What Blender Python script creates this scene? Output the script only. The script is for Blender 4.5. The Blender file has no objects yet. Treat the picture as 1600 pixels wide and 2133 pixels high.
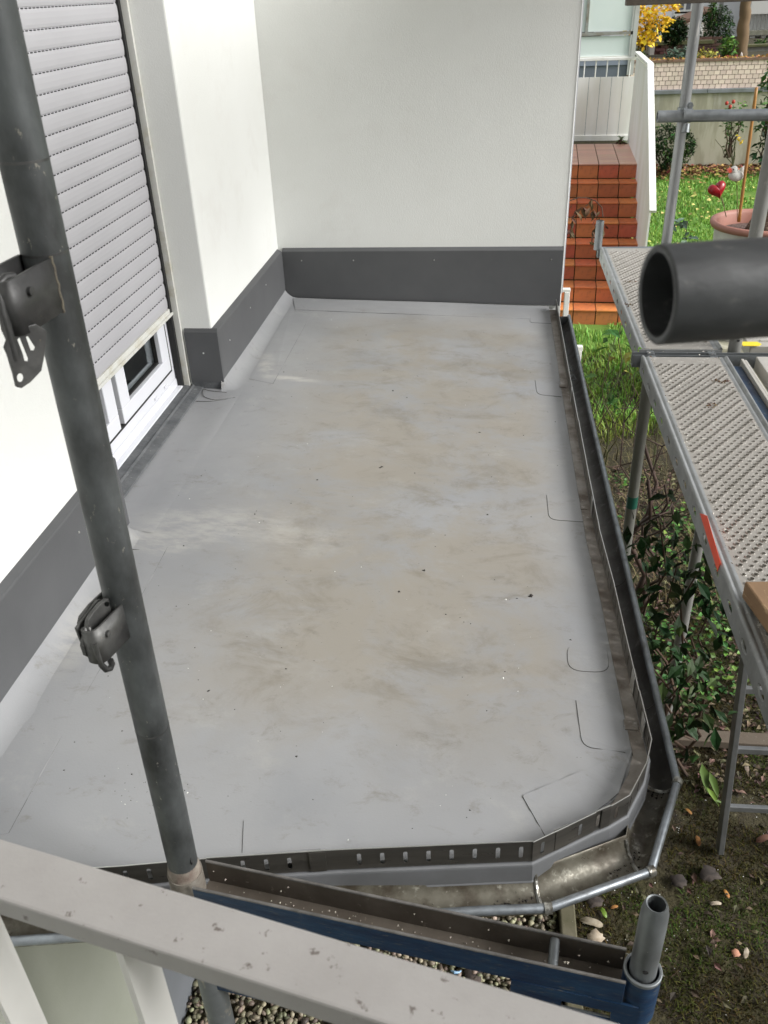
import bpy, math, random
from mathutils import Vector, Matrix, noise
random.seed(7)
R = math.radians
scene = bpy.context.scene
col = scene.collection
# ------------------------------------------------------------------ camera, world, sun, exposure
EYE = Vector((0, 0, 1.35))
RIGHT = Vector((0.99299, 0.11331, -0.03497)); UP = Vector((-0.02862, 0.52153, 0.85275)); BACK = Vector((0.1149, -0.8457, 0.5211))
BACK = -BACK if BACK.y > 0 else BACK
BACK.normalize(); RIGHT = (RIGHT - BACK*RIGHT.dot(BACK)).normalized(); UP = BACK.cross(RIGHT)
FPX = 1793.63
cd = bpy.data.cameras.new('camera'); cam = bpy.data.objects.new('camera', cd); col.objects.link(cam)
cam.matrix_world = Matrix((( RIGHT.x, UP.x, BACK.x, EYE.x), (RIGHT.y, UP.y, BACK.y, EYE.y), (RIGHT.z, UP.z, BACK.z, EYE.z), (0, 0, 0, 1)))
cd.sensor_fit = 'VERTICAL'; cd.sensor_height = 36; cd.lens = 36*FPX/2133
cd.clip_start = 0.02; cd.clip_end = 1500
cd.dof.use_dof = True; cd.dof.focus_distance = 2.3; cd.dof.aperture_fstop = 14
scene.camera = cam
w = bpy.data.worlds.new('World'); scene.world = w; w.use_nodes = True
wn = w.node_tree; bg = wn.nodes['Background']; bg.inputs[1].default_value = 0.11
sky = wn.nodes.new('ShaderNodeTexSky'); sky.sky_type = 'NISHITA'; sky.sun_disc = False
sky.sun_elevation = R(42); sky.air_density = 1.6; sky.dust_density = 2; sky.ozone_density = 1.0
hs = wn.nodes.new('ShaderNodeHueSaturation'); hs.inputs['Saturation'].default_value = 0.22
wn.links.new(sky.outputs[0], hs.inputs['Color']); wn.links.new(hs.outputs[0], bg.inputs[0])
SUN_DIR = Vector((0.88, -0.20, 0.56)).normalized()          # towards the sun
sky.sun_rotation = math.atan2(SUN_DIR.x, SUN_DIR.y)
sl = bpy.data.lights.new('sun', 'SUN'); sun = bpy.data.objects.new('sun', sl); col.objects.link(sun)
sl.energy = 2.3; sl.angle = R(26); sl.color = (1, .987, .965)
sun.rotation_euler = SUN_DIR.to_track_quat('Z', 'Y').to_euler()
scene.view_settings.view_transform = 'Standard'; scene.view_settings.look = 'None'
scene.view_settings.exposure = 0.93; scene.view_settings.gamma = 1; scene.view_settings.use_curve_mapping = False

# ------------------------------------------------------------------ helpers
def ray(px, py):
    return RIGHT*(px-800) - UP*(py-1066.5) - BACK*FPX
def at(px, py, **k):                       # where the sight line meets the plane x=, y= or z=
    a, v = next(iter(k.items())); i = 'xyz'.index(a); d = ray(px, py)
    return EYE + d*((v-EYE[i])/d[i])
def onplane(px, py, p, n):
    d = ray(px, py); return EYE + d*((Vector(p)-EYE).dot(n)/d.dot(n))
def deep(px, py, D): return EYE + ray(px, py)*(D/FPX)

def link(o, parent=None):
    col.objects.link(o)
    if parent is not None:
        o.parent = parent
        if not parent.get('_local'): o.matrix_parent_inverse = Matrix.Translation(parent.location).inverted() if parent.type == 'EMPTY' else Matrix.Identity(4)
    return o
def tag(o, label, cat, group=None):
    o['label'] = label; o['category'] = cat
    if group: o['group'] = group
    return o
def thing(name, loc, label, cat, group=None, rz=0, local=False):
    o = bpy.data.objects.new(name, None); o.location = loc; o.rotation_euler.z = rz; o.empty_display_size = .1
    if local: o['_local'] = 1
    col.objects.link(o); return tag(o, label, cat, group)

class MB:
    def __init__(s): s.v = []; s.f = []
    def add(s, vs, fs):
        b = len(s.v); s.v += [tuple(q) for q in vs]; s.f += [tuple(b+i for i in f) for f in fs]; return s
    def box(s, lo, hi, M=None):
        x0, y0, z0 = lo; x1, y1, z1 = hi
        vs = [(x0,y0,z0),(x1,y0,z0),(x1,y1,z0),(x0,y1,z0),(x0,y0,z1),(x1,y0,z1),(x1,y1,z1),(x0,y1,z1)]
        if M: vs = [M @ Vector(q) for q in vs]
        return s.add(vs, [(3,2,1,0),(4,5,6,7),(0,1,5,4),(1,2,6,5),(2,3,7,6),(3,0,4,7)])
    def beam(s, a, b, wd, ht, up=Vector((0,0,1))):      # rectangular bar from a to b, wd across, ht along up
        a = Vector(a); b = Vector(b); d = (b-a).normalized(); r = d.cross(up).normalized(); u = r.cross(d)
        vs = [p + r*(wd/2*i) + u*(ht/2*j) for p in (a, b) for i, j in ((-1,-1),(1,-1),(1,1),(-1,1))]
        return s.add(vs, [(3,2,1,0),(4,5,6,7),(0,1,5,4),(1,2,6,5),(2,3,7,6),(3,0,4,7)])
    def tube(s, pts, r, n=16, caps=True):
        pts = [Vector(p) for p in pts]; rs = r if isinstance(r, (list, tuple)) else [r]*len(pts)
        rings = []; prev = None
        for i, p in enumerate(pts):
            d = (pts[min(i+1, len(pts)-1)] - pts[max(i-1, 0)]).normalized()
            if prev is None:
                t = Vector((0,0,1)) if abs(d.z) < .9 else Vector((1,0,0)); a = d.cross(t).normalized()
            else: a = (prev - d*prev.dot(d)).normalized()
            prev = a; c = d.cross(a)
            rings.append([p + (a*math.cos(2*math.pi*k/n) + c*math.sin(2*math.pi*k/n))*rs[i] for k in range(n)])
        vs = [q for g in rings for q in g]; fs = []
        for i in range(len(pts)-1):
            for k in range(n): fs.append((i*n+k, i*n+(k+1)%n, (i+1)*n+(k+1)%n, (i+1)*n+k))
        if caps: fs.append(tuple(range(n-1, -1, -1))); fs.append(tuple((len(pts)-1)*n+k for k in range(n)))
        return s.add(vs, fs)
    def pipe(s, a, b, ro, ri, n=32):                     # hollow tube with wall
        a = Vector(a); b = Vector(b); d = (b-a).normalized(); t = Vector((0,0,1)) if abs(d.z) < .9 else Vector((1,0,0))
        u = d.cross(t).normalized(); c = d.cross(u); L = (b-a).length; ch = min(.0012, (ro-ri)*.3)
        prof = [(0, ri+ch), (ch*.5, ri), (L, ri), (L, ro), (ch, ro), (0, ro-ch)]
        m = len(prof); vs = []
        for q, r in prof: vs += [a + d*q + (u*math.cos(2*math.pi*k/n) + c*math.sin(2*math.pi*k/n))*r for k in range(n)]
        fs = [(i*n+k, i*n+(k+1)%n, ((i+1)%m)*n+(k+1)%n, ((i+1)%m)*n+k) for i in range(m) for k in range(n)]
        return s.add(vs, fs)
    def prism(s, pts, off, holes=()):                    # outline extruded by vector off (convex or simple)
        n = len(pts); off = Vector(off); vs = [Vector(p) for p in pts] + [Vector(p)+off for p in pts]
        return s.add(vs, [tuple(range(n)), tuple(range(2*n-1, n-1, -1))] + [(i, i+n, (i+1)%n+n, (i+1)%n) for i in range(n)])
    def rings(s, rows, closed=False):                     # loft through rows of equal length
        n = len(rows[0]); vs = [q for r_ in rows for q in r_]; fs = []
        for i in range(len(rows)-1):
            for k in range(n if closed else n-1): fs.append((i*n+k, i*n+(k+1)%n, (i+1)*n+(k+1)%n, (i+1)*n+k))
        return s.add(vs, fs)
    def grid(s, xs, ys, fn):
        n = len(xs); vs = [(x, y, fn(x, y)) for y in ys for x in xs]
        return s.add(vs, [(j*n+i, j*n+i+1, (j+1)*n+i+1, (j+1)*n+i) for j in range(len(ys)-1) for i in range(n-1)])
    def mesh(s, name, m, smooth=False):
        me = bpy.data.meshes.new(name); me.from_pydata(s.v, [], s.f); me.update()
        if m: me.materials.append(m)
        if smooth: me.polygons.foreach_set('use_smooth', [True]*len(me.polygons))
        return me
    def build(s, name, m, parent=None, smooth=False, bevel=0, kind=None, fix=False):
        o = bpy.data.objects.new(name, s.mesh(name, m, smooth)); link(o, parent)
        if bevel:
            b = o.modifiers.new('bevel', 'BEVEL'); b.width = bevel; b.segments = 2; b.limit_method = 'ANGLE'; b.angle_limit = R(35)
        if smooth and smooth != 'all':
            e = o.modifiers.new('split', 'EDGE_SPLIT'); e.split_angle = R(38)
        if kind: o['kind'] = kind
        return o
def copytree(o, parent=None, keep=()):
    c = o.copy(); col.objects.link(c)
    if parent: c.parent = parent
    for ch in list(o.children): copytree(ch, c)
    return c

# ---- materials
def M_(name): m = bpy.data.materials.new(name); m.use_nodes = True; return m, m.node_tree, m.node_tree.nodes['Principled BSDF']
def rgba(c): return (c[0], c[1], c[2], 1)
def mat(name, c, rough=.6, metal=0, c2=None, scale=6, detail=6, mixlo=.35, mixhi=.7, bump=0, bscale=60, c3=None, s3=40, lo3=.6, hi3=.75,
        stretch=(1,1,1), rvar=0, spec=.5, island=0, objvar=0, coord='Object', bdist=.002):
    m, nt, b = M_(name); N = nt.nodes; L = nt.links
    b.inputs['Roughness'].default_value = rough; b.inputs['Metallic'].default_value = metal; b.inputs['Specular IOR Level'].default_value = spec
    b.inputs['Base Color'].default_value = rgba(c)
    tc = N.new('ShaderNodeTexCoord'); mp = N.new('ShaderNodeMapping'); mp.inputs['Scale'].default_value = stretch
    L.new(tc.outputs[coord], mp.inputs[0])
    def noi(s, d=6, r=.6):
        n = N.new('ShaderNodeTexNoise'); n.inputs['Scale'].default_value = s; n.inputs['Detail'].default_value = d; n.inputs['Roughness'].default_value = r
        L.new(mp.outputs[0], n.inputs['Vector']); return n
    def rng(src, lo, hi, a=0, bb=1):
        r = N.new('ShaderNodeMapRange'); r.inputs[1].default_value = lo; r.inputs[2].default_value = hi; r.inputs[3].default_value = a; r.inputs[4].default_value = bb
        L.new(src, r.inputs[0]); return r.outputs[0]
    cur = None
    def mix(fac, A, B):
        x = N.new('ShaderNodeMix'); x.data_type = 'RGBA'; L.new(fac, x.inputs[0])
        if hasattr(A, 'links'): L.new(A, x.inputs[6])
        else: x.inputs[6].default_value = rgba(A)
        if hasattr(B, 'links'): L.new(B, x.inputs[7])
        else: x.inputs[7].default_value = rgba(B)
        return x.outputs[2]
    cur = c
    if c2: n1 = noi(scale, detail); cur = mix(rng(n1.outputs[0], mixlo, mixhi), cur, c2)
    if c3: n3 = noi(s3, 5, .65); cur = mix(rng(n3.outputs[0], lo3, hi3), cur, c3)
    if island or objvar:
        if island: g = N.new('ShaderNodeNewGeometry'); src = g.outputs['Random Per Island']
        else: g = N.new('ShaderNodeObjectInfo'); src = g.outputs['Random']
        amt = island or objvar
        h = N.new('ShaderNodeHueSaturation'); L.new(rng(src, 0, 1, 1-amt, 1+amt), h.inputs['Value'])
        mm = N.new('ShaderNodeMath'); mm.operation = 'MULTIPLY'; mm.inputs[1].default_value = 7.13; L.new(src, mm.inputs[0])
        fr = N.new('ShaderNodeMath'); fr.operation = 'FRACT'; L.new(mm.outputs[0], fr.inputs[0])
        L.new(rng(fr.outputs[0], 0, 1, .5-amt*.09, .5+amt*.09), h.inputs['Hue'])
        if hasattr(cur, 'links'): L.new(cur, h.inputs['Color'])
        else: h.inputs['Color'].default_value = rgba(cur)
        cur = h.outputs[0]
    if hasattr(cur, 'links'): L.new(cur, b.inputs['Base Color'])
    if rvar: nr = noi(scale*2.3, 5); L.new(rng(nr.outputs[0], .3, .7, rough-rvar, rough+rvar), b.inputs['Roughness'])
    if bump:
        nb = noi(bscale, 4, .6); bp = N.new('ShaderNodeBump'); bp.inputs['Strength'].default_value = bump; bp.inputs['Distance'].default_value = bdist
        L.new(nb.outputs[0], bp.inputs['Height']); L.new(bp.outputs[0], b.inputs['Normal'])
    return m

plaster = mat('plaster', (.77,.78,.76), .9, bump=.5, bscale=180, c2=(.725,.735,.71), scale=1.1, c3=(.715,.715,.69), s3=3.5, lo3=.56, hi3=.75, bdist=.0018, spec=.2)
plaster_shade = plaster
grey_board = mat('grey_board', (.084,.086,.090), .6, c2=(.098,.100,.104), scale=5, bump=.1, bscale=200, c3=(.13,.13,.13), s3=80, lo3=.70, hi3=.76, spec=.3)
galv = mat('galvanised', (.24,.255,.265), .48, .75, c2=(.13,.14,.145), scale=7, c3=(.40,.41,.40), s3=90, lo3=.66, hi3=.72, rvar=.14, bump=.12, bscale=30)
pole_m = mat('weathered_pole', (.030,.032,.032), .5, .35, c2=(.115,.125,.128), scale=13, mixlo=.36, mixhi=.72, c3=(.22,.21,.18), s3=110, lo3=.655, hi3=.70, stretch=(1,1,.5), rvar=.14, bump=.25, bscale=45)
dark_steel = mat('dark_steel', (.055,.055,.055), .5, .6, c2=(.14,.14,.135), scale=14, mixlo=.45, mixhi=.75, c3=(.27,.22,.14), s3=50, lo3=.66, hi3=.74, rvar=.15, bump=.3, bscale=60)
gutter_m = mat('zinc_gutter', (.17,.165,.155), .42, .7, c2=(.10,.095,.088), scale=9, c3=(.25,.25,.235), s3=30, lo3=.58, hi3=.7, rvar=.15, bump=.15, bscale=40)
zinc_bead = mat('zinc_bead', (.30,.33,.36), .45, .7, c2=(.18,.19,.20), scale=30, rvar=.12)
zinc_wet = mat('dirty_zinc', (.155,.145,.115), .45, .35, c2=(.075,.062,.045), scale=22, mixlo=.4, mixhi=.62, c3=(.33,.32,.27), s3=45, lo3=.57, hi3=.68, rvar=.2, bump=.4, bscale=50)
flange_m = mat('stainless_flange', (.31,.285,.26), .5, .45, c2=(.13,.105,.085), scale=11, mixlo=.42, mixhi=.66, c3=(.42,.41,.39), s3=40, rvar=.15, bump=.1, bscale=80)
stop_m = mat('stainless_strip', (.19,.18,.165), .34, .8, c2=(.13,.125,.115), scale=5, stretch=(1,1,9), rvar=.08)
bright_steel = mat('bright_steel', (.62,.62,.60), .3, .85)
blue_m = mat('blue_paint', (.006,.018,.052), .5, .1, c2=(.012,.045,.10), scale=9, stretch=(1,1,5), c3=(.09,.09,.085), s3=42, lo3=.58, hi3=.70, bump=.3, bscale=50, rvar=.1)
deck_m = mat('dusty_deck', (.33,.31,.285), .62, .25, c2=(.27,.255,.23), scale=9, c3=(.50,.48,.44), s3=70, lo3=.58, hi3=.68, bump=.3, bscale=120)
side_m = mat('deck_side', (.29,.30,.305), .5, .45, c2=(.21,.215,.21), scale=10, c3=(.38,.385,.385), s3=60, rvar=.1, bump=.08, bscale=60)
rail_m = mat('cream_rail', (.365,.350,.340), .5, c2=(.32,.305,.295), scale=14, c3=(.14,.12,.11), s3=85, lo3=.64, hi3=.69, bump=.15, bscale=150)
white_pvc = mat('white_pvc', (.72,.73,.77), .32, c2=(.68,.69,.74), scale=3)
shutter_m = mat('shutter_pvc', (.440,.437,.460), .5, c2=(.415,.412,.435), scale=3)
shutter_rail = mat('shutter_rail', (.62,.62,.585), .45, c2=(.50,.47,.38), scale=14, mixlo=.5, mixhi=.7)
black_m = mat('black_rubber', (.012,.012,.012), .7)
sill_m = mat('dark_sill', (.075,.08,.085), .72, c2=(.13,.135,.14), scale=14, c3=(.21,.215,.22), s3=60, lo3=.62, hi3=.7, bump=.8, bscale=38, bdist=.006)
soil_m = mat('soil', (.034,.026,.013), .95, c2=(.055,.050,.016), scale=5, c3=(.022,.015,.009), s3=18, lo3=.5, hi3=.7, bump=1, bscale=50, bdist=.02)
terra = mat('terracotta', (.56,.165,.07), .42, c2=(.44,.13,.075), scale=5, c3=(.14,.07,.03), s3=11, lo3=.52, hi3=.76, objvar=.15, bump=.15, bscale=40, rvar=.12)
terra_light = mat('terracotta_bright', (.70,.21,.065), .45, c2=(.52,.16,.07), scale=7, c3=(.28,.13,.07), s3=14, lo3=.55, hi3=.75, objvar=.15, bump=.15, bscale=40, rvar=.1)  # brighter terracotta for the tread tiles
terra_pale = mat('terracotta_pale', (.66,.34,.24), .4, c2=(.60,.38,.30), scale=6, objvar=.1, rvar=.1)
moss_joint = mat('mossy_joint', (.045,.04,.018), .95, c2=(.09,.075,.03), scale=12)
white_wood = mat('white_boards', (.86,.86,.84), .6, c2=(.74,.73,.66), scale=4, stretch=(1,1,.2), c3=(.5,.5,.42), s3=11, lo3=.68, hi3=.8)
concrete = mat('old_concrete', (.42,.40,.31), .92, c2=(.20,.19,.115), scale=5, mixlo=.42, mixhi=.62, stretch=(1,1,.18), c3=(.40,.385,.32), s3=5, lo3=.5, hi3=.7, bump=.4, bscale=30)
coping_m = mat('stone_coping', (.22,.235,.25), .85, c2=(.15,.16,.155), scale=5)
brick_pale = mat('pale_brick', (.76,.62,.53), .85, c2=(.68,.55,.47), scale=9, objvar=.12, bump=.3, bscale=60)
mortar_m = mat('mortar', (.22,.16,.12), .95, c2=(.18,.13,.10), scale=9)
dark_brick = mat('dark_brick', (.065,.028,.022), .9, c2=(.10,.05,.04), scale=9, objvar=.3)
render_white = mat('house_render', (.80,.81,.83), .9, c2=(.74,.75,.76), scale=.8)
frost = mat('frosted_panel', (.70,.77,.74), .35, c2=(.64,.72,.69), scale=2)
lawn_m = mat('lawn', (.11,.22,.025), .9, c2=(.14,.25,.03), scale=2.5, c3=(.08,.15,.02), s3=12, bump=.8, bscale=60, bdist=.02)
grass_m = mat('grass_blade', (.16,.33,.04), .6, island=.35, c2=(.20,.36,.05), scale=1.5)
dry_m = mat('dry_stems', (.17,.135,.06), .8, island=.4)
leaf_dark = mat('leaf_dark', (.015,.038,.009), .6, island=.55, spec=.22)
leaf_mid = mat('leaf_mid', (.045,.105,.018), .6, island=.5, spec=.3)
leaf_bright = mat('leaf_bright', (.10,.21,.025), .5, island=.4)
leaf_blue = mat('leaf_bluegreen', (.10,.16,.11), .6, island=.35)
leaf_yellow = mat('leaf_yellow', (.85,.58,.03), .6, island=.25)
leaf_brown = mat('leaf_brown', (.10,.055,.025), .8, island=.45)
leaf_ochre = mat('leaf_ochre', (.42,.24,.05), .7, island=.5)
leaf_red = mat('leaf_red', (.26,.05,.02), .7, island=.4)
leaf_white = mat('leaf_pale', (.40,.34,.27), .85, objvar=.2, c2=(.22,.17,.12), scale=30)
leaf_gold = mat('leaf_gold', (.42,.25,.05), .8, objvar=.3, c2=(.24,.12,.03), scale=30)
leaf_black = mat('leaf_blackened', (.020,.016,.014), .9, objvar=.2, c2=(.075,.06,.05), scale=25)
moss_m = mat('moss', (.070,.062,.018), .95, island=.6, c2=(.024,.016,.008), scale=5, mixlo=.4, mixhi=.6, c3=(.05,.075,.015), s3=2, lo3=.5, hi3=.62, spec=.1)
bark = mat('bark', (.075,.045,.028), .9, c2=(.045,.025,.016), scale=12, stretch=(1,1,.3), bump=.6, bscale=50)
pine_bark = mat('pine_bark', (.17,.11,.055), .9, c2=(.10,.07,.04), scale=4, stretch=(1,1,.4), bump=.6, bscale=20)
stem_green = mat('green_stem', (.05,.065,.02), .6, c2=(.07,.045,.02), scale=9)
pebble_m = mat('pebbles', (.17,.145,.095), .55, island=.75, c2=(.26,.235,.17), scale=40)
crumb_w = mat('white_crumbs', (.75,.75,.72), .8)
crumb_d = mat('dark_crumbs', (.035,.03,.026), .8, island=.4)
kerb_m = mat('mossy_kerb', (.14,.125,.085), .9, c2=(.08,.075,.04), scale=9, c3=(.3,.28,.22), s3=60, lo3=.64, hi3=.7, bump=.5, bscale=60)
wood_m = mat('weathered_wood', (.27,.165,.085), .85, c2=(.18,.11,.06), scale=8, stretch=(1,.25,1), c3=(.42,.30,.17), s3=60, lo3=.6, hi3=.7, bump=.5, bscale=60)
plank_m = mat('muddy_plank', (.11,.088,.065), .9, c2=(.10,.075,.055), scale=14, c3=(.24,.2,.17), s3=90, bump=.6, bscale=90)
sticker_m = mat('orange_sticker', (.80,.075,.02), .5, c2=(.72,.06,.02), scale=30)
yellow_m = mat('yellow_tag', (.80,.62,.02), .5)
alu = mat('aluminium', (.52,.50,.46), .5, .35, c2=(.44,.42,.38), scale=8, rvar=.1)
alu_dark = mat('aluminium_ladder', (.22,.225,.23), .5, .6, c2=(.15,.155,.155), scale=10)
pot_white = mat('pot_wall', (.60,.58,.53), .8, c2=(.48,.46,.41), scale=6)
pot_rim = mat('pot_rim', (.36,.17,.13), .6, c2=(.33,.14,.10), scale=8)
bamboo_m = mat('bamboo', (.36,.17,.035), .45, c2=(.28,.12,.03), scale=9, stretch=(1,1,.2))
red_m = mat('red_glaze', (.33,.008,.015), .3, c2=(.22,.004,.01), scale=20, rvar=.05)
bird_m = mat('bird_white', (.62,.60,.56), .7, c2=(.5,.48,.44), scale=60)
sock = mat('grey_plinth_paint', (.155,.165,.18), .8, c2=(.13,.14,.15), scale=4)  # grey paint of the plinth

# membrane: grey sheet with warm dried-puddle stains and scuffs
def membrane_mat():
    m, nt, b = M_('roof_membrane'); N = nt.nodes; L = nt.links
    tc = N.new('ShaderNodeTexCoord')
    def noi(s, d, st=(1,1,1), r=.6, off=0, dist=0):
        mp = N.new('ShaderNodeMapping'); mp.inputs['Scale'].default_value = st; mp.inputs['Location'].default_value = (off, off*.7, 0)
        L.new(tc.outputs['Object'], mp.inputs[0]); n = N.new('ShaderNodeTexNoise'); n.inputs['Scale'].default_value = s
        n.inputs['Detail'].default_value = d; n.inputs['Roughness'].default_value = r; n.inputs['Distortion'].default_value = dist
        L.new(mp.outputs[0], n.inputs['Vector']); return n.outputs[0]
    def rng(src, lo, hi, a=0, bb=1):
        r = N.new('ShaderNodeMapRange'); r.interpolation_type = 'SMOOTHSTEP'; r.inputs[1].default_value = lo; r.inputs[2].default_value = hi
        r.inputs[3].default_value = a; r.inputs[4].default_value = bb; L.new(src, r.inputs[0]); return r.outputs[0]
    def mul(a, bb):
        x = N.new('ShaderNodeMath'); x.operation = 'MULTIPLY'
        L.new(a, x.inputs[0])
        if hasattr(bb, 'links'): L.new(bb, x.inputs[1])
        else: x.inputs[1].default_value = bb
        return x.outputs[0]
    def mix(fac, A, B):
        x = N.new('ShaderNodeMix'); x.data_type = 'RGBA'; L.new(fac, x.inputs[0])
        if hasattr(A, 'links'): L.new(A, x.inputs[6])
        else: x.inputs[6].default_value = rgba(A)
        x.inputs[7].default_value = rgba(B); return x.outputs[2]
    sep = N.new('ShaderNodeSeparateXYZ'); L.new(tc.outputs['Object'], sep.inputs[0])
    # the dried puddle lies mid roof, away from the walls
    inx = mul(rng(sep.outputs[0], -.97, -.45), rng(sep.outputs[0], .31, .10)); iny = mul(rng(sep.outputs[1], 1.05, 1.6), rng(sep.outputs[1], 4.25, 3.7)); mid = mul(inx, iny)
    c = mix(rng(noi(1.3, 4, off=3), .35, .7), (.245,.250,.260), (.288,.291,.298))
    c = mix(mul(mul(rng(noi(2.6, 12, (1,1.25,1), .70, 11, .4), .33, .60), mid), .85), c, (.262,.238,.200))
    c = mix(mul(mul(rng(noi(5.0, 12, (1,1.3,1), .76, 23, .5), .48, .68), mid), .72), c, (.180,.162,.132))
    c = mix(mul(rng(noi(10, 11, (1,1.5,1), .78, 31, .4), .54, .70), .55), c, (.155,.142,.12))
    c = mix(mul(rng(noi(1.9, 6, off=47), .55, .75), .5), c, (.215,.225,.24))
    c = mix(mul(rng(noi(34, 6, (1,1.6,1), .7, 51), .66, .76), .5), c, (.15,.135,.115))
    c = mix(mul(rng(noi(5, 10, (1,1.2,1), .74, 63), .54, .74), .45), c, (.36,.357,.342))
    # chalky wipe marks left by the roofers
    def spot(cx, cy, rx, ry, rot=0):
        mp = N.new('ShaderNodeMapping'); mp.vector_type = 'TEXTURE'; mp.inputs['Location'].default_value = (cx,cy,0); mp.inputs['Rotation'].default_value = (0,0,rot); mp.inputs['Scale'].default_value = (rx,ry,1e3)
        L.new(tc.outputs['Object'], mp.inputs[0]); ln = N.new('ShaderNodeVectorMath'); ln.operation = 'LENGTH'; L.new(mp.outputs[0], ln.inputs[0])
        return rng(ln.outputs['Value'], 1.0, .2)
    for cx, cy, rx, ry, rot, k in ((-.80,2.10,.34,.16,.1,.45),(-.92,2.0,.16,.10,0,.5),(-.80,3.22,.16,.035,-.12,.7),(-.93,3.35,.05,.22,.25,.7),(-.98,1.6,.07,.25,0,.5),(-.55,2.05,.25,.12,0,.3)):
        c = mix(mul(mul(spot(cx,cy,rx,ry,rot), rng(noi(14, 8, (.6,1.5,1), .72, cx*9), .38, .62)), k), c, (.47,.455,.42))
    L.new(c, b.inputs['Base Color'])
    L.new(rng(noi(3.2, 8, off=5), .3, .7, .34, .56), b.inputs['Roughness']); b.inputs['Specular IOR Level'].default_value = .55
    bp = N.new('ShaderNodeBump'); bp.inputs['Strength'].default_value = .25; bp.inputs['Distance'].default_value = .012
    L.new(noi(2.6, 3, off=9), bp.inputs['Height'])
    b2 = N.new('ShaderNodeBump'); b2.inputs['Strength'].default_value = .12; b2.inputs['Distance'].default_value = .002; L.new(noi(220, 3), b2.inputs['Height'])
    L.new(bp.outputs[0], b2.inputs['Normal']); L.new(b2.outputs[0], b.inputs['Normal'])
    return m
membrane = membrane_mat()
seam_m = mat('seam_dirt', (.06,.058,.055), .8); seam_soft = mat('seam_soft', (.07,.07,.07), .8, c2=(.26,.26,.26), scale=9, mixlo=.4, mixhi=.6)
XW, YB, G = -1.04, 4.259, -1.97           # face of side upstand, face of back upstand, garden level
def rz(x): return -.031*(x-XW)            # the roof falls towards the gutter

# ------------------------------------------------------------------ setting: ground
b = MB(); b.box((-300,-300,G-.6), (300,400,G-.12)); b.build('ground', soil_m, kind='structure')
xs = [-2.2+.045*i for i in range(150)]; ys = [-1.2+.06*i for i in range(180)]
def gz(x, y):
    k = 1 if x > .42 else .25
    if y > 6.9: k *= .4
    return G - .012 + k*(.035*noise.noise((x*2.1, y*2.1, 0)) + .012*noise.noise((x*9, y*9, 3)))
b = MB(); b.grid(xs, ys, gz); b.build('garden_bed', soil_m, smooth='all', kind='structure')
b = MB(); xs2 = [-12+.35*i for i in range(90)]; ys2 = [7.6+.3*i for i in range(38)]
b.grid(xs2, ys2, lambda x, y: G - .004 + .02*noise.noise((x*.7, y*.7, 1)) + min(0, (y-8.4)*.05)); b.build('lawn', lawn_m, smooth='all', kind='structure')

# ------------------------------------------------------------------ house: side wall with balcony door niche, back wing
house = thing('white_house', (-1.5, 2, G), 'white rendered house wall with grey base boards along the flat roof', 'building')
b = MB()
b.box((-2.6,-6,-.2), (XW-.022,2.069,4.2)); b.build('wall', plaster, house)
b = MB(); b.box((-2.6,3.099,.0), (XW-.022,YB+.022,4.2)); b.build('wall', plaster, house, bevel=.006)
b = MB(); b.box((-2.6,2.069,2.35), (XW-.022,3.099,4.2)); b.build('wall', plaster, house)
b = MB(); b.box((-2.6,2.069,-.2), (XW-.05,YB+.03,-.06)); b.build('wall', plaster, house)
base_shaded = mat('basement_render_shaded', (.40,.415,.36), .9, c2=(.34,.355,.29), scale=1.5, bump=.3, bscale=200)  # shade under the roof slab put into the wall colour
b = MB(); b.box((-2.6,-6,G-.1), (XW-.048,YB+.02,-.205)); b.build('basement_wall', base_shaded, house)
b = MB(); b.box((-2.6,YB+.022,G-.1), (.352,5.4,4.2)); b.build('wall', plaster, house, bevel=.006)
b = MB(); b.beam((.354,YB+.0205,.02),(.354,YB+.0205,4.2),.005,.004,Vector((0,1,0))); b.build('corner_bead', white_pvc, house)
# grey base board lower down, beneath the roof
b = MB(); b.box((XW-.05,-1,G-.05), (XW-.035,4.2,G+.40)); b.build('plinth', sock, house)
def upstand(a, c, nrm, name='base_board', z0=.008, z1=.238, t=.022, screws=(), z0b=None):
    z0b = z0 if z0b is None else z0b
    """board along a->c, visible face on the line, sloped top running back to the wall"""
    a = Vector((a[0],a[1],0)); c = Vector((c[0],c[1],0)); n = Vector(nrm)
    b = MB()
    prof = [(0,z0),(0,z1-.004),(-.003,z1),(-t,z1+.010),(-t,z0)]
    b.rings([[p + n*o_ + Vector((0,0,zz if z == z0 else z)) for o_, z in prof] for p, zz in ((a, z0), (c, z0b))], closed=True)
    b.f += [(4,3,2,1,0),(5,6,7,8,9)]
    o = b.build(name, grey_board, house)
    for s_, z in screws:
        p = a.lerp(c, s_) + Vector((0,0,z)); sb = MB(); sb.tube([p+n*.0001, p+n*.002], [.0035,.0025], 10); s = sb.build('screw', bright_steel, None)
        s.parent = o
    return o
upstand((XW,-1.5), (XW,2.055), (1,0,0), screws=[(.79,.17),(.92,.17)], z0=.02)
upstand((XW,3.097), (XW,YB), (1,0,0), screws=[(.12,.15),(.42,.17),(.68,.18)], z0=.012)
upstand((-1.172,3.090), (XW,3.090), (0,-1,0), screws=[(.5,.15)], z0=.03, t=.009)
upstand((XW,YB), (.345,YB), (0,-1,0), screws=[(.07,.19),(.26,.19),(.55,.19),(.96,.19)], z0=.002, z0b=rz(.345)+.004)
b = MB(); b.box((-1.172,3.092,-.03), (XW-.002,3.100,.031)); b.build('base_flap', sill_m, house)

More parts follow.
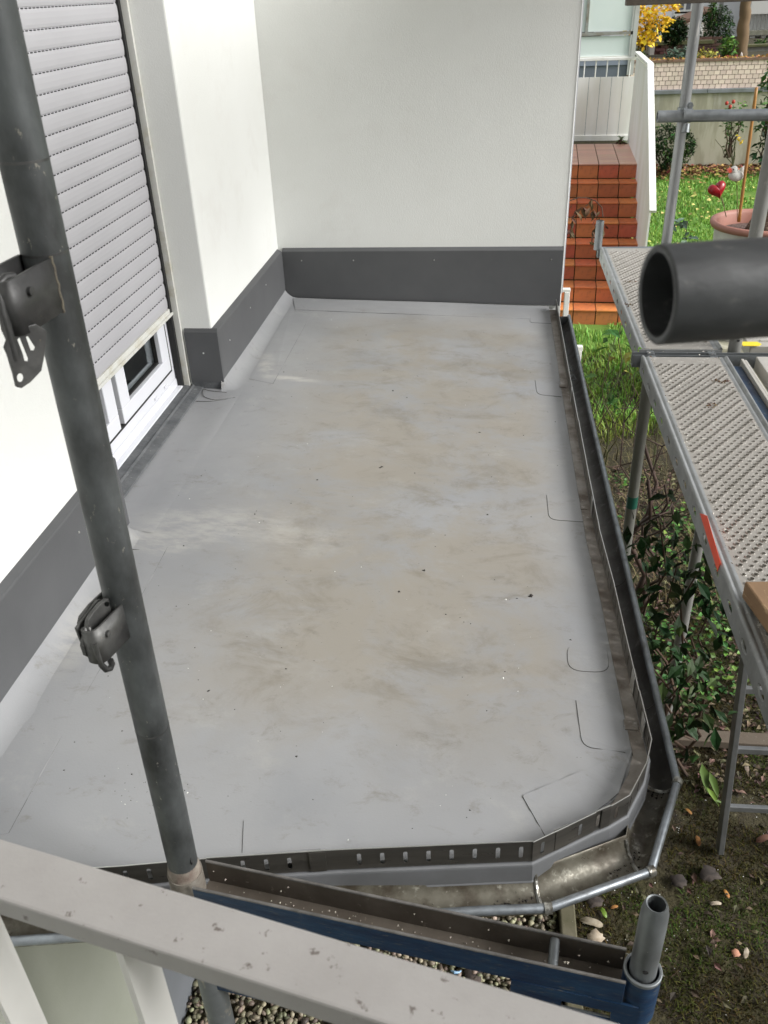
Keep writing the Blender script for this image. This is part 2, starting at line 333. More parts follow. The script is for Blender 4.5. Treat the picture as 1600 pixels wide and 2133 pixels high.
# unseen blockers added for shade: slab overhead, wing behind the viewer, upper planks
b = MB(); b.box((XW-.022,.9,2.75),(.40,YB+.022,2.93)); b.build('balcony_slab', plaster, house)  # slab added out of view to darken the recess
b = MB(); b.box((XW-.022,-6.2,G-.1),(5.0,-1.6,9.5)); b.build('wall', plaster, house)  # unseen wing, sized to block the sky behind the viewer
ul = thing('overhead_shade_planks', (0,0,2.2), 'unseen scaffold planks added overhead to shade the roof', 'scaffold deck')  # planks added out of view to shade roof and back wall
for k in range(3):
    b = MB(); b.box((-.32+.33*k,-1.25,2.20),(-.32+.33*k+.31,.75,2.245)); b.build('plank', wood_m, ul)
for k in range(3):
    b = MB(); b.box((.586+.33*k,.8,2.10),(.586+.33*k+.32,4.83,2.17)); b.build('plank', wood_m, ul)
b = MB(); b.box((1.60,.8,2.10),(1.63,4.83,2.27)); b.build('shade_board', wood_m, ul)  # unseen edge board, added with the planks for shade

# ------------------------------------------------------------------ balcony door with roller shutter
door = thing('balcony_door', (-1.22, 2.58, 0), 'white balcony door behind a half lowered grey roller shutter', 'door')
XF = -1.225
b = MB(); b.box((XF-.07,2.069,0), (XF,3.099,.052)); b.build('threshold', white_pvc, door, bevel=.003)
b = MB(); b.box((XF,2.069,.0), (XF+.022,3.085,.022)); b.build('threshold', white_pvc, door, bevel=.003)
b = MB(); b.box((XF-.07,2.069,.052), (XF-.004,3.099,.100)); b.box((XF-.07,3.034,.1), (XF-.004,3.099,2.3)); b.box((XF-.07,2.069,.1),(XF-.004,2.13,2.3)); b.build('frame', white_pvc, door, bevel=.003)
def sash(y0, y1, name='sash'):
    s = MB(); z0, z1 = .108, 2.28; t = .055; xo = XF+.006
    s.box((XF-.06,y0,z0), (xo,y1,z0+t)); s.box((XF-.06,y0,z0+t), (xo,y0+t+.02,z1)); s.box((XF-.06,y1-t-.02,z0+t), (xo,y1,z1))
    o = s.build(name, white_pvc, door, bevel=.003)
    g = MB(); g.box((XF-.028,y0+t+.018,z0+t-.002), (XF-.022,y1-t-.018,z1)); g.build('pane', glass_m, None).parent = o
    k = MB(); k.box((XF-.03,y0+t+.018,z0+t-.003),(XF-.010,y1-t-.018,z0+t+.006)); k.box((XF-.03,y1-t-.024,z0+t),(XF-.010,y1-t-.018,z1)); k.build('gasket', black_m, None).parent = o
gm, gnt, gb = M_('window_glass'); gb.inputs['Base Color'].default_value = (.9,.95,.95,1); gb.inputs['Roughness'].default_value = .02
gb.inputs['Transmission Weight'].default_value = 1; gb.inputs['IOR'].default_value = 1.45; glass_m = gm
sash(2.535, 3.022); sash(2.137, 2.500)
b = MB(); b.box((XF-.045,2.499,.1095), (XF-.004,2.508,2.28)); b.box((XF-.045,2.508,.1095), (XF-.02,2.536,2.28)); b.build('gasket', black_m, door)
b = MB(); b.box((XF-.05,2.13,.0985), (XF+.003,3.0345,.109)); b.box((XF-.05,3.0215,.109),(XF+.003,3.0345,2.28)); b.build('gasket', black_m, door)
for yy in (2.95, 2.84):
    b = MB(); b.box((XF-.003,yy-.012,.064),(XF+.003,yy+.012,.072)); b.build('drain_cap', white_pvc, door, bevel=.001)
# guide rail
b = MB(); b.box((XF+.001,3.086,.0), (XF+.045,3.0985,2.4)); b.build('guide_rail', shutter_rail, door, bevel=.002)
b = MB(); b.box((XF+.001,3.068,.0), (XF+.022,3.086,2.4)); b.build('guide_rail', black_m, door)
# curtain and dark room
room = mat('dark_room', (.012,.012,.013), .9)
b = MB(); b.box((-2.4,2.0,.0),(-2.38,3.15,2.4)); b.box((-2.4,2.0,.0),(XF-.2,3.15,.03)); b.box((-2.4,1.98,0),(XF-.075,2.0,2.4)); b.box((-2.4,3.1,0),(XF-.075,3.12,2.4)); b.box((-2.4,1.98,2.4),(XF-.075,3.12,2.42)); b.build('room', room, house)
cur = mat('curtain', (.40,.45,.44), .8, c2=(.25,.29,.28), scale=12, stretch=(1,3,.4))
b = MB(); b.rings([[(XF-.17+.018*math.sin(y*75)+.010*math.sin(y*31), y, z) for z in (.16,.3,.6,2.3)] for y in [2.66+.004*i for i in range(80)]]); b.build('curtain', cur, door, smooth='all')
# shutter: each slat a piece
SX = XF+.012
shutter = []
slat = MB(); prof = [(.0005,.0),(.0022,.002),(.0038,.010),(.0045,.024),(.0040,.038),(.0026,.0455),(.0012,.0468),(.0006,.050),(-.004,.050),(-.004,0)]
slat.rings([[(p[0], y, p[1]) for p in prof] for y in (2.075, 3.066)], closed=True); n_ = len(prof); slat.f += [tuple(range(n_)), tuple(range(2*n_-1,n_-1,-1))]
slat_me = slat.mesh('slat', shutter_m)
dots = MB()
for i in range(43):
    y = 2.085+.0226*i; dots.box((-.004,y,.0464),(-.0009,y+.0115,.0492))
dots_me = dots.mesh('vent_slots', black_m)
PITCH = .0500
for i in range(41):
    o = bpy.data.objects.new('slat', slat_me); link(o, door); o.matrix_parent_inverse = Matrix.Identity(4); o.location = Vector((SX, 0, .335+PITCH*i)) - door.location
    d_ = bpy.data.objects.new('vent_slots', dots_me); col.objects.link(d_); d_.parent = o; d_.location = (0.0035,0,0)
b = MB(); b.box((SX-.004,2.072,.318), (SX+.008,3.078,.335)); b.box((SX-.004,2.072,.308), (SX+.016,3.082,.319)); b.build('bottom_rail', shutter_rail, door, bevel=.002)
# dark bitumen sill strip in front of the door
b = MB()
rows = []
for i in range(60):
    y = 1.98 + 1.13*i/59
    rows.append([(XF+.022, y, .010), (XF+.022, y, .004+.013), (XF+.052, y, .014+.003*noise.noise((y*9,0,0))), (XF+.058, y, .019), (XF+.064, y, .013), (-1.128+.003*noise.noise((y*14,4,0)), y, .007), (-1.126, y, .0)])
b.rings(rows); b.build('sill_strip', sill_m, house)
# ------------------------------------------------------------------ flat roof
STRIP = [(.322,4.20),(.322,3.3),(.324,2.83),(.325,2.45),(.328,2.12),(.340,1.86),(.345,1.64),(.350,1.457),(.355,1.314),(.336,1.250),(.293,1.166),(.255,1.137),(.225,1.120),(.179,1.090),(.107,1.044),(.012,1.031),(-.248,.995),(-.481,.957),(-.637,.927),(-1.05,.862)]
S = [Vector((x,y,0)) for x, y in STRIP]
def offs(path, d):                          # offset to the outer side, mitred
    out = []
    for i, p in enumerate(path):
        a = (path[min(i+1,len(path)-1)]-path[i]) if i < len(path)-1 else None; c = (path[i]-path[i-1]) if i > 0 else None
        a = a or c; c = c or a
        n1 = Vector((-a.y, a.x, 0)).normalized(); n2 = Vector((-c.y, c.x, 0)).normalized(); n = (n1+n2).normalized()
        out.append(p + n*(d/max(.5, n.dot(n1))))
    return out
if offs(S,.05)[1].x < S[1].x: SG = -1
else: SG = 1
O = lambda d: offs(S, SG*d)
roof = thing('flat_roof', (-.3, 2.6, 0), 'grey membrane covered flat roof with brown dried puddle stains', 'roof')
# slab
edge = O(-.004)
outline = [Vector((-1.09,YB+.02,0)), Vector((edge[0].x,YB+.02,0))] + edge + [Vector((-1.09, edge[-1].y, 0))]
b = MB(); b.prism([(p.x,p.y,-.20) for p in outline], (0,0,.14)); b.build('slab', plaster, roof)
# membrane skin
mb = MB(); cur_ = [-1.05,-1.045,-1.04,-1.03,-1.018,-1.003,-.985,-.965]
xs = cur_ + [-.95+.02*i for i in range(1,68)]
ys = [.80+.025*i for i in range(140)]
def mz(x, y):
    z = rz(x)
    if x < -.965 and (y < 2.05 or y > 3.10): t = (-.965-x)/.085; z += .05*t**3*1.1
    if y > 4.21: t = (y-4.21)/.05; z += .006*t*t
    z += .0022*noise.noise((x*2.4, y*2.4, 5)) + .0012*noise.noise((x*7, y*5, 9))
    # small waves where the sheet was welded round the corner
    d = math.hypot(x-.22, y-1.22)
    if d < .22: z += .0035*(1-d/.22)*math.sin((x+y)*60)
    return z
# clip grid to the strip line by projecting outside columns onto it
IN = O(-.030)
def inside(x, y, poly):
    c = False; j = len(poly)-1
    for i in range(len(poly)):
        if (poly[i].y > y) != (poly[j].y > y) and x < (poly[j].x-poly[i].x)*(y-poly[i].y)/(poly[j].y-poly[i].y)+poly[i].x: c = not c
        j = i
    return c
def xlim(y):      # inner edge x at y on the long side
    for i in range(len(IN)-1):
        a, c = IN[i], IN[i+1]
        if min(a.y,c.y) <= y <= max(a.y,c.y) and abs(a.y-c.y) > 1e-6: return a.x + (c.x-a.x)*(y-a.y)/(c.y-a.y)
    return IN[0].x
FR = O(-.004)
rows = []
for y in ys[::-1]:
    if y > YB+.01: continue
    if y < FR[-1].y+.001: break
    xm = IN[0].x if y > IN[0].y else xlim(y)
    rows.append([(-1.05+(xm+1.05)*u, y, mz(-1.05+(xm+1.05)*u, y)) for u in [((k/90)**1.0) for k in range(91)]])
fine = []
for y_row in rows:
    y = y_row[0][1]; xm = y_row[-1][0]
    L_ = cur_[:-1] + [-.965+(xm+.965)*k/70 for k in range(71)] if xm > -.9 else [-1.05+(xm+1.05)*k/77 for k in range(78)]
    fine.append([(x, y, mz(x, y)) for x in L_])
mb.rings(fine); mo = mb.build('membrane', membrane, roof, smooth='all')
b = MB(); b.rings([[(x, 2.04+1.09*k/40, max(mz(max(x,-.965),2.5), -.0)+.0004 if x < -.965 else mz(x,2.04+1.09*k/40)+.0002) for x in (-1.24,-1.13,-1.09,-1.05,-1.02,-.99,-.965)] for k in range(41)]); b.build('membrane', membrane, roof, smooth='all')
# edge strip of membrane that lies over the flange along the front side
b = MB(); A_ = O(-.030); B_ = O(-.003)
k0 = 12
b.rings([[ (A_[i].x, A_[i].y, rz(A_[i].x)+.0006), (B_[i].x, B_[i].y, rz(B_[i].x)+.0006)] for i in range(k0, len(A_))]); b.build('membrane_edge', membrane, roof)
# thin second layer pieces (patches) with a dirt line along their free edges
def patch(pts, name='membrane_patch', r=.03, line=None, h=.0016, lift=0):
    """pts: polygon corners on roof; first list flagged corners are rounded"""
    P = []
    n = len(pts)
    for i, (x, y, rd) in enumerate(pts):
        p = Vector((x,y,0))
        if not rd: P.append(p); continue
        a = Vector((pts[i-1][0],pts[i-1][1],0)); c = Vector((pts[(i+1)%n][0],pts[(i+1)%n][1],0))
        u = (a-p).normalized(); v = (c-p).normalized()
        p0 = p+u*rd; p2 = p+v*rd
        for k in range(6):
            t = k/5; P.append(p0*(1-t)**2 + p*2*t*(1-t) + p2*t*t)
    o3 = lambda p, e=0: Vector((p.x, p.y, mz(p.x, p.y)+lift+e))
    h = .0006 if name == 'membrane_border' else h
    b = MB(); b.prism([o3(p, -.001) for p in P], (0,0,.001+h)); o = b.build(name, membrane, roof)
    seg = P if line is None else P[line[0]:line[1]]
    if len(seg) > 1:
        sb = MB(); sb.tube([o3(p, .0001) for p in seg], .0009 if name == 'membrane_patch' else .0007, 5); s = sb.build('seam', seam_m if name == 'membrane_patch' else seam_soft, None); s.parent = o
    return o
def rp(px, py):
    d = ray(px, py); t = (-.031*(EYE.x-XW)-EYE.z)/(d.z+.031*d.x); p = EYE+d*t; return p.x, p.y
def rpatch(px, rounds, line):
    return patch([(*rp(*q), r_) for q, r_ in zip(px, rounds)], line=line)
rpatch([(1106,650),(1104,672),(1148,674),(1146,652)], [.0,.02,0,0], (0,8))
rpatch([(1115,793),(1119,822),(1169,827),(1163,795)], [0,.03,0,0], (0,8))
rpatch([(1139,1032),(1144,1083),(1227,1088),(1217,1034)], [0,.03,0,0], (0,8))
rpatch([(1181,1343),(1184,1398),(1270,1402),(1263,1345)], [.035,.035,.035,.03], (0,24))
rpatch([(1200,1460),(1213,1557),(1306,1568),(1290,1462)], [0,.03,0,0], (0,8))
rpatch([(1318,1562),(1088,1660),(1136,1742),(1215,1712),(1288,1655)], [0,.006,0,0,0], (1,8))
rpatch([(508,1706),(505,1778),(668,1769),(662,1708)], [.006,0,0,.02], (0,7))
rpatch([(538,1722),(536,1778),(640,1770),(641,1718)], [.025,0,0,.025], (0,0))
# welded border sheets along the walls
patch([(-1.0,YB-.02,0),(-.955,4.075,0),(.19,4.06,0),(.29,YB-.03,0)], 'membrane_border', line=(1,3))
patch([(-.99,4.17,0),(-.97,3.2,0),(-.86,3.16,0),(-.865,4.02,0),(-.955,4.075,0)], 'membrane_border', line=(2,5))
patch([(-.995,2.0,0),(-.985,.95,0),(*rp(18,1735),0),(*rp(100,1585),0),(*rp(208,1394),0),(*rp(305,1223),0),(*rp(349,1139),0)], 'membrane_border', line=(2,7))
# arcs drawn with a marker/cable scratches near the wall
def roofline(px, r=.0012, name='scratch', m=seam_m):
    q = [rp(*p) for p in px]; P = [Vector((x,y,mz(x,y)+.0009)) for x, y in q]; out = []
    for i in range(len(P)-1):
        a = P[max(i-1,0)]; p1 = P[i]; p2 = P[i+1]; c = P[min(i+2,len(P)-1)]
        for k in range(5):
            t = k/5; out.append(.5*((2*p1)+(p2-a)*t+(2*a-5*p1+4*p2-c)*t*t+(3*p1-a-3*p2+c)*t**3))
    out.append(P[-1]); b = MB(); b.tube(out, r, 5); return b.build(name, m, roof)
roofline([(472,818),(440,815),(424,812),(423,822),(428,828),(450,833),(490,829)])
roofline([(408,836),(440,836),(475,832)])
roofline([(276,1146),(300,1145),(318,1139)])
# grit
gb_ = MB()
def chip(bm, p, s):
    a = random.random()*6; q = [Vector((math.cos(a+k*2.1)*s*random.uniform(.6,1.3), math.sin(a+k*2.1)*s*random.uniform(.5,1.2), 0)) for k in range(3)]
    t = Vector((0,0,s*random.uniform(.5,1.1))); bm.add([p+v for v in q]+[p+t], [(0,1,2),(0,3,1),(1,3,2),(2,3,0)])
gw = MB()
for i in range(400):
    x = random.uniform(-1, .30); y = random.uniform(1.0, 4.2)
    if i % 3 == 0: y = random.uniform(1.0, 2.0)
    if i % 9 == 0: x = -.66+random.gauss(0,.05); y = 1.13+random.gauss(0,.04)
    if not (x < xlim(y)-.01): continue
    p = Vector((x, y, mz(x,y)))
    if i % 5 < 4: chip(gb_, p, abs(random.gauss(0,.0012))+.0006)
    else: chip(gw, p, abs(random.gauss(0,.0011))+.0007)
for px, py, s in [(819,814,.006),(1106,1240,.008),(831,1232,.006),(793,973,.007),(1077,1246,.003),(998,900,.004),(660,1000,.004),(884,1188,.006),(1320,1740,.004),(434,1439,.004)]:
    x, y = rp(px, py)
    for k in range(3): chip(gb_, Vector((x+random.gauss(0,.3*s), y+random.gauss(0,.3*s), mz(x,y))), s*.7)
gb_.build('dark_grit', crumb_d, kind='stuff'); tag(bpy.data.objects['dark_grit'], 'dark grit and leaf crumbs scattered over the grey roof', 'grit')
gw.build('pale_grit', crumb_w, kind='stuff'); tag(bpy.data.objects['pale_grit'], 'tiny white chips scattered over the grey roof', 'grit')

# ------------------------------------------------------------------ roof edge: flange, slotted gravel strip, drip edge, gutter
strip = thing('gravel_stop', (.33, 2.0, -.04), 'slotted stainless steel gravel strip standing along the roof edge', 'edge strip')
A_ = O(-.030); B_ = O(-.001)
for i0, i1 in ((0,3),(3,7),(7,9),(9,12)):
    b = MB(); n_ = list(range(i0, i1+1)); lift = .0016 if i0 % 2 else .0006
    b.rings([[Vector((A_[i].x, A_[i].y, rz(A_[i].x)-.004)), Vector((A_[i].x, A_[i].y, rz(A_[i].x)+lift+.0022)), Vector((B_[i].x, B_[i].y, rz(B_[i].x)+lift+.0022))] for i in n_])
    b.build('flange', flange_m, strip)
def clip_plate(px, py, w_=.028):
    x, y = rp(px, py); b = MB(); z = rz(x)+.0035; b.box((x-w_/2,y-w_*.55,z),(x+w_/2,y+w_*.55,z+.0022)); b.build('clip', bright_steel if False else flange_m, strip, bevel=.0008)
clip_plate(1314,1513); clip_plate(1172,806,.024); clip_plate(1216,1060,.02)
# vertical leaf with real slots
ZT, ZB = .012, -.043
def slotted(p, q, s0, pitch=.0425):
    """plate from p to q with slots; s0 = arc length offset of the first slot"""
    d = (q-p); L = d.length; d.normalize(); nrm = Vector((d.y,-d.x,0)); b = MB(); t = .0009
    cuts = []; s = s0
    while s < L-.006:
        if s > .006: cuts.append(s)
        s += pitch
    hw, hz = (.0048, .0165) if abs(d.x) > .5 else (.0026, .0150); zc = (ZT+ZB)/2 - .001; cell = .011; x = 0
    def P(s_, z): return p + d*s_ + Vector((0,0,z))
    faces = []
    for c in cuts + [None]:
        e = (c-cell) if c is not None else L
        if e > x: faces.append([P(x,ZB), P(e,ZB), P(e,ZT), P(x,ZT)])
        if c is None: break
        hole = []; rect = []
        for k in range(16):
            a = 2*math.pi*k/16; hx = hw*math.cos(a); hy = hw*math.sin(a) + (hz-hw)*(1 if math.sin(a) > 1e-6 else -1 if math.sin(a) < -1e-6 else 0)
            hole.append((c+hx, zc+hy))
            m_ = max(abs(math.cos(a)), abs(math.sin(a))); rx = math.cos(a)/m_; ry = math.sin(a)/m_
            rect.append((c+rx*cell, (ZT+ZB)/2 + ry*(ZT-ZB)/2))
        for k in range(16):
            j = (k+1)%16; faces.append([P(*rect[k]), P(*rect[j]), P(*hole[j]), P(*hole[k])])
            faces.append([P(*hole[k]), P(*hole[j]), P(*hole[j])+nrm*t*-1, P(*hole[k])+nrm*t*-1])
        x = c+cell
    for f in faces: b.add(f, [(0,1,2,3)])
    # bright folded top edge
    return b, nrm
arc = .02
def sbuild(i0, i1, out=0.0):
    global arc
    bb = MB(); path = O(out)
    for i in range(i0, i1):
        p = path[i]; q = path[i+1]
        b, nrm = slotted(p, q, arc % .0425); bb.add(b.v, b.f)
        arc = (.0425 - (((q-p).length - arc % .0425) % .0425))
    o = bb.build('strip_leaf', stop_m, strip)
    s = o.modifiers.new('solid', 'SOLIDIFY'); s.thickness = .0014; s.offset = 0
    tb = MB(); tb.tube([Vector((p.x,p.y,ZT+.0003)) for p in path[i0:i1+1]], .0011, 6); tb.build('top_edge', bright_steel, None).parent = o
for a_, c_, o_ in ((0,2,0),(2,4,.001),(4,7,0),(7,11,.0012),(11,12,.0),(12,14,.0015),(14,17,0),(17,19,.0012)): sbuild(a_, c_, o_)
def joiner(i, t, L_=.03):
    p = S[i].lerp(S[i+1], t); d = (S[i+1]-S[i]).normalized(); nrm = Vector((d.y,-d.x,0)); nrm = nrm if (nrm.dot(O(.01)[i]-S[i]) > 0) else -nrm
    for sgn in (1,-1):
        pp = p + nrm*.0026*sgn; b = MB(); b.beam(pp-d*L_/2+Vector((0,0,(ZT+ZB)/2)), pp+d*L_/2+Vector((0,0,(ZT+ZB)/2)), .001, ZT-ZB-.002)
        if sgn == 1: pass
        b.build('joint_clip', bright_steel if sgn==-1 else stop_m, strip)
joiner(6,.7,.035); joiner(7,.55,.03); joiner(11,.3,.02); joiner(13,.25,.03); joiner(16,.15,.03); joiner(1,.4); joiner(3,.5)
# drip edge flashing
drip = thing('drip_edge', (.2, 1.1, -.07), 'grey coated sheet metal drip edge between roof strip and gutter', 'flashing')
prof = [(-.012,-.046),(.002,-.046),(.0055,-.0475),(.0065,-.051),(.0085,-.090),(.0105,-.093)]
rows = []
DP = [O(o_) for o_, z in prof]
for i in range(len(S)): rows.append([Vector((DP[k][i].x, DP[k][i].y, prof[k][1]+(-.0)*i)) for k in range(len(prof))])
drip_m = mat('drip_metal', (.17,.175,.185), .5, .1, c2=(.13,.135,.14), scale=8, rvar=.1)
b = MB(); b.rings(rows); b.build('sheet', drip_m, drip)
# gutter: loft between house side line and measured bead line
gut = thing('roof_gutter', (.38, 2.0, -.12), 'half round zinc gutter with soldered corners round the roof edge', 'gutter')
INN = [Vector(q+(0,)) for q in [(.336,4.18),(.340,3.09),(.345,2.16),(.362,1.65),(.372,1.290),(.300,1.118),(.120,1.027),(.02,1.012),(-.62,.908),(-1.06,.838)]]
BEAD = [Vector(q+(0,)) for q in [(.384,4.18),(.387,3.09),(.397,2.16),(.402,1.65),(.407,1.274),(.325,1.060),(.134,.968),(.015,.952),(-.62,.850),(-1.06,.776)]]
for i in range(len(BEAD)):                 # a gutter is about 9 cm wide: its back hides under the drip edge
    d = INN[i]-BEAD[i]; wd = .085; BEAD[i] = BEAD[i] + (d.normalized()*-.004); INN[i] = BEAD[i] + d.normalized()*wd if i in (0,1,2,3,4,6,7,8,9) else BEAD[i] + d.normalized()*.088
rows = []
for a, c in zip(INN, BEAD):
    row = []
    for k in range(13):
        th = math.pi*k/12; mid = (a+c)/2; r_ = (a-c)*.5
        p = mid + r_*math.cos(th); row.append(Vector((p.x, p.y, -.068 - .046*math.sin(th) + (.0 if k < 12 else .002))))
    rows.append(row)
b = MB(); b.rings(rows[:5]); o = b.build('trough', gutter_m, gut, smooth='all'); o.modifiers.new('s','SOLIDIFY').thickness = .0015
b = MB(); b.rings(rows[4:]); o = b.build('trough', zinc_wet, gut, smooth='all'); o.modifiers.new('s','SOLIDIFY').thickness = .0015
b = MB(); b.tube([Vector((p.x,p.y,-.064)) for p in BEAD], .0085, 12); b.build('bead', zinc_bead, gut, smooth=True)
b = MB(); r0 = rows[0]; b.add([tuple(q) for q in r0], [tuple(range(13))]); o = b.build('end_cap', galv, gut); o.modifiers.new('s','SOLIDIFY').thickness = .002
solder = mat('solder', (.45,.45,.42), .35, .7, c2=(.12,.11,.09), scale=60, mixlo=.4, mixhi=.6, bump=.8, bscale=90)
for i in (4,5,6):                          # soldered joints at the corners
    b = MB(); b.tube([rows[i][k]+Vector((0,0,.001)) for k in range(1,12)], [.0035+.002*random.random() for k in range(11)], 7)
    p = BEAD[i]; d = (BEAD[i+1]-BEAD[i]).normalized(); z = Vector((0,0,-.064)); b.tube([p-d*.007+z, p+d*.007+z], .0105, 10); b.build('solder_joint', solder, gut, smooth=True)
for (i, t) in ((2,.3),(3,.35)):
    R_ = [rows[i][k].lerp(rows[i+1][k], t)+Vector((0,0,.0015)) for k in range(1,12)]; b = MB(); b.tube(R_, .002, 6); b.build('solder_joint', gutter_m, gut)
# outlet wire loops at the far end
b = MB()
for k in range(2):
    c = Vector((.352+.006*k, 3.55-.10*k, -.095)); b.tube([c+Vector((.012*math.cos(a), .026*math.sin(a), .012*abs(math.sin(a)))) for a in [j*.5 for j in range(11)]], .002, 6)
tag(b.build('wire_loop', galv, smooth=True), 'small bent wire loops lying in the far end of the gutter', 'wire')
# leaf sludge in the gutter by the corners
b = MB()
for i, t0, t1, n_ in ((5,0,.25,60),(4,.8,1,30),(4,0,.1,30),(6,.1,.9,70),(7,.1,1,160)):
    for k in range(n_):
        t = random.uniform(t0,t1); q = rows[i][random.choice((4,5,6,7,8))].lerp(rows[i+1][6], t) if False else rows[i][random.choice((5,6,7,8))].lerp(rows[i+1][random.choice((5,6,7))], t)
        chip(b, q+Vector((0,0,.001)), random.uniform(.001,.0042))
tag(b.build('gutter_sludge', crumb_d, kind='stuff'), 'dark leaf sludge and grit in the bottom of the gutter', 'debris')

# ------------------------------------------------------------------ near scaffold: upright, transom frame, spigot
PL = Vector((-.478,.866,0)); PR = Vector((.253,.765,0)); U = (PR-PL).normalized(); W = Vector((U.y,-U.x,0))      # W towards camera
TZ = .10
post = thing('scaffold_pole', (PL.x,PL.y,.1), 'dark scuffed scaffold pole standing at left with two wedge brackets', 'scaffold pole')
foot = Vector((PL.x,PL.y,TZ+.004)); headp = foot + Vector((.024,.0,1.9))
pts = [foot + (headp-foot)*t for t in [0,.01,.02,.3,.6,1]]
b = MB(); b.tube([foot+(headp-foot)*(k/14) for k in range(15)], .0245, 40); b.build('tube', pole_m, post, smooth=True)
b = MB(); b.tube([foot+Vector((0,0,-.012)), foot+Vector((0,0,.006)), foot+Vector((0,0,.022))], [.028,.0265,.0246], 28); b.build('weld_collar', mat('rusty_weld',(.16,.12,.10),.7,.3,c2=(.30,.27,.23),scale=50,bump=.8,bscale=90), post, smooth=True)
b = MB()
tp = foot+Vector((.0205,-.0125,.040)); b.prism([tp+Vector((0,0,-.010)), tp+Vector((.0035,-.0030,.0)), tp+Vector((.0,.0,.012)), tp+Vector((-.0035,.003,.002))], Vector((.0012,.0018,0))); b.build('locking_hole', black_m, post)
for zc, tl in ((.33,.01),(1.02,.0),(1.11,.02)):
    c = foot.lerp(headp, zc/1.9); b = MB(); b.tube([c, c+Vector((0,0,.0025))], .02475, 40); b.build('tube_ring', dark_steel, post, smooth=True)
def stub(o_, h, length, height, gap, zc, name='wedge_bracket'):
    """U shaped wedge pocket welded to the pole: two cheeks, rounded nose"""
    h = Vector(h).normalized(); side = Vector((-h.y, h.x, 0)); side = side if side.x < 0 else -side
    b = MB(); path = []
    for k in range(7): path.append((length*k/6, 0))
    for k in range(1, 8): a = math.pi*k/8*.55; path.append((length+math.sin(a)*.012, gap*.5-(gap*.5)*math.cos(a)*1.0))
    pts_o = [o_ + h*u + side*v for u, v in path]
    b.rings([[p+Vector((0,0,height/2)), p-Vector((0,0,height/2))] for p in pts_o]); return b, h, side
def pocket(anchor, h, length, height, wid, D=None):
    h = Vector(h).normalized(); side = Vector((-h.y, h.x, 0)); side = side if side.x < 0 else -side
    b = MB(); P = [(0,0),(length*.4,0),(length*.8,0),(length*.93,.0018),(length*.985,.0055),(length,.010),(length*1.0,.016),(length*.93,.020),(length*.86,.017),(length*.84,.012)]
    q = [anchor + h*u + side*v for u, v in P]
    tz = Vector((0,0,height/2))
    hts = [1,.99,.98,.96,.94,.92,.9,.9,.9,.9]
    b.rings([[p+tz*k, p-tz*(k*(1 if i > 2 else 1.0))] for i, (p, k) in enumerate(zip(q, hts))])
    o = b.build('wedge_bracket', dark_steel, post, smooth=True); s = o.modifiers.new('s','SOLIDIFY'); s.thickness = .004; s.offset = 0
    b = MB(); c2 = anchor + side*wid; b.rings([[c2+h*u+tz*k, c2+h*u-tz*k] for u, k in ((-.01,1),(length*.3,1.0),(length*.62,.85),(length*.7,.6))])
    o2 = b.build('wedge_bracket', dark_steel, post, smooth='all'); s = o2.modifiers.new('s','SOLIDIFY'); s.thickness = .004; s.offset = 0
    r = anchor + h*length*.68 - side*.002 + Vector((0,0,height*.18)); b = MB(); b.tube([r, r-side*.004, r-side*.0045], [.0045,.0045,.002], 14); b.build('rivet', dark_steel, None, smooth=True).parent = o
    # weld bead where the cheek meets the tube
    b = MB(); b.tube([anchor + h*.0012*math.sin(k*2.2) - side*.001 + tz*(1-2*k/10)*1.05 for k in range(11)], [.0022+.0005*math.sin(k*3.1) for k in range(11)], 7)
    b.build('weld', mat('weld_rust',(.13,.115,.085),.8,.2,c2=(.07,.06,.05),scale=80,bump=.9,bscale=150), None, smooth=True).parent = o
    return h, side
def wedge(outline, zs, ox, oy, p, n, th, holes, m=dark_steel):
    n = Vector(n).normalized()
    """plate cut from an outline (zoomed sketch coordinates) with through holes"""
    V = [onplane(ox+x/zs, oy+y/zs, p, n) for x, y in outline]
    b = MB(); b.prism(V, n*th); o = b.build('wedge', m, post, bevel=.0008)
    for hp in holes:
        H = [onplane(ox+x/zs, oy+y/zs, p, n) for x, y in hp]; c = MB(); vd = (EYE-H[0]).normalized(); c.prism([q-vd*.03 for q in H], vd*.07); me = c.mesh('cutter', None)
        co = bpy.data.objects.new('cutter', me); mod = o.modifiers.new('hole','BOOLEAN'); mod.operation = 'DIFFERENCE'; mod.object = co; mod.solver = 'EXACT'; cutters.append((o, co))
    return o
cutters = []
ell = lambda cx, cy, rx, ry, n=14: [(cx+rx*math.cos(2*math.pi*k/n), cy+ry*math.sin(2*math.pi*k/n)) for k in range(n)]
# upper bracket
aA = onplane(106, 607, (-.448,0,0), Vector((1,0,0)))
aA = Vector((-.446, .838, 1.098))
h, sd = pocket(aA, (-.06,-1,0), .080, .056, .040)
wedge([(-20,790),(20,860),(60,830),(120,1000),(250,1180),(300,1100),(480,1050),(640,1150),(635,1250),(600,1550),(565,1720),(410,1885),(280,1972),(210,1955),(170,1780),(85,1500),(40,1400),(75,1290),(10,1150),(-20,1000)], 6.883, 0, 520, (-.470,.75,0), Vector((.80,-.60,0)), .005,
      [ell(288,1835,44,62), [(250,1290),(280,1260),(400,1560),(395,1600),(350,1590),(330,1500)], [(372,1250),(400,1240),(500,1400),(480,1445),(440,1440)]])
b = MB(); c0 = onplane(20+0, 592, (-.458,0,0), Vector((1,0,0))); b.tube([c0+Vector((0,.012,.004)), c0+Vector((-.004,.002,.006)), c0+Vector((-.006,-.010,.002)), c0+Vector((-.005,-.016,-.02)), c0+Vector((-.004,-.016,-.07))], .0042, 10); b.build('wedge_loop', dark_steel, post, smooth=True)
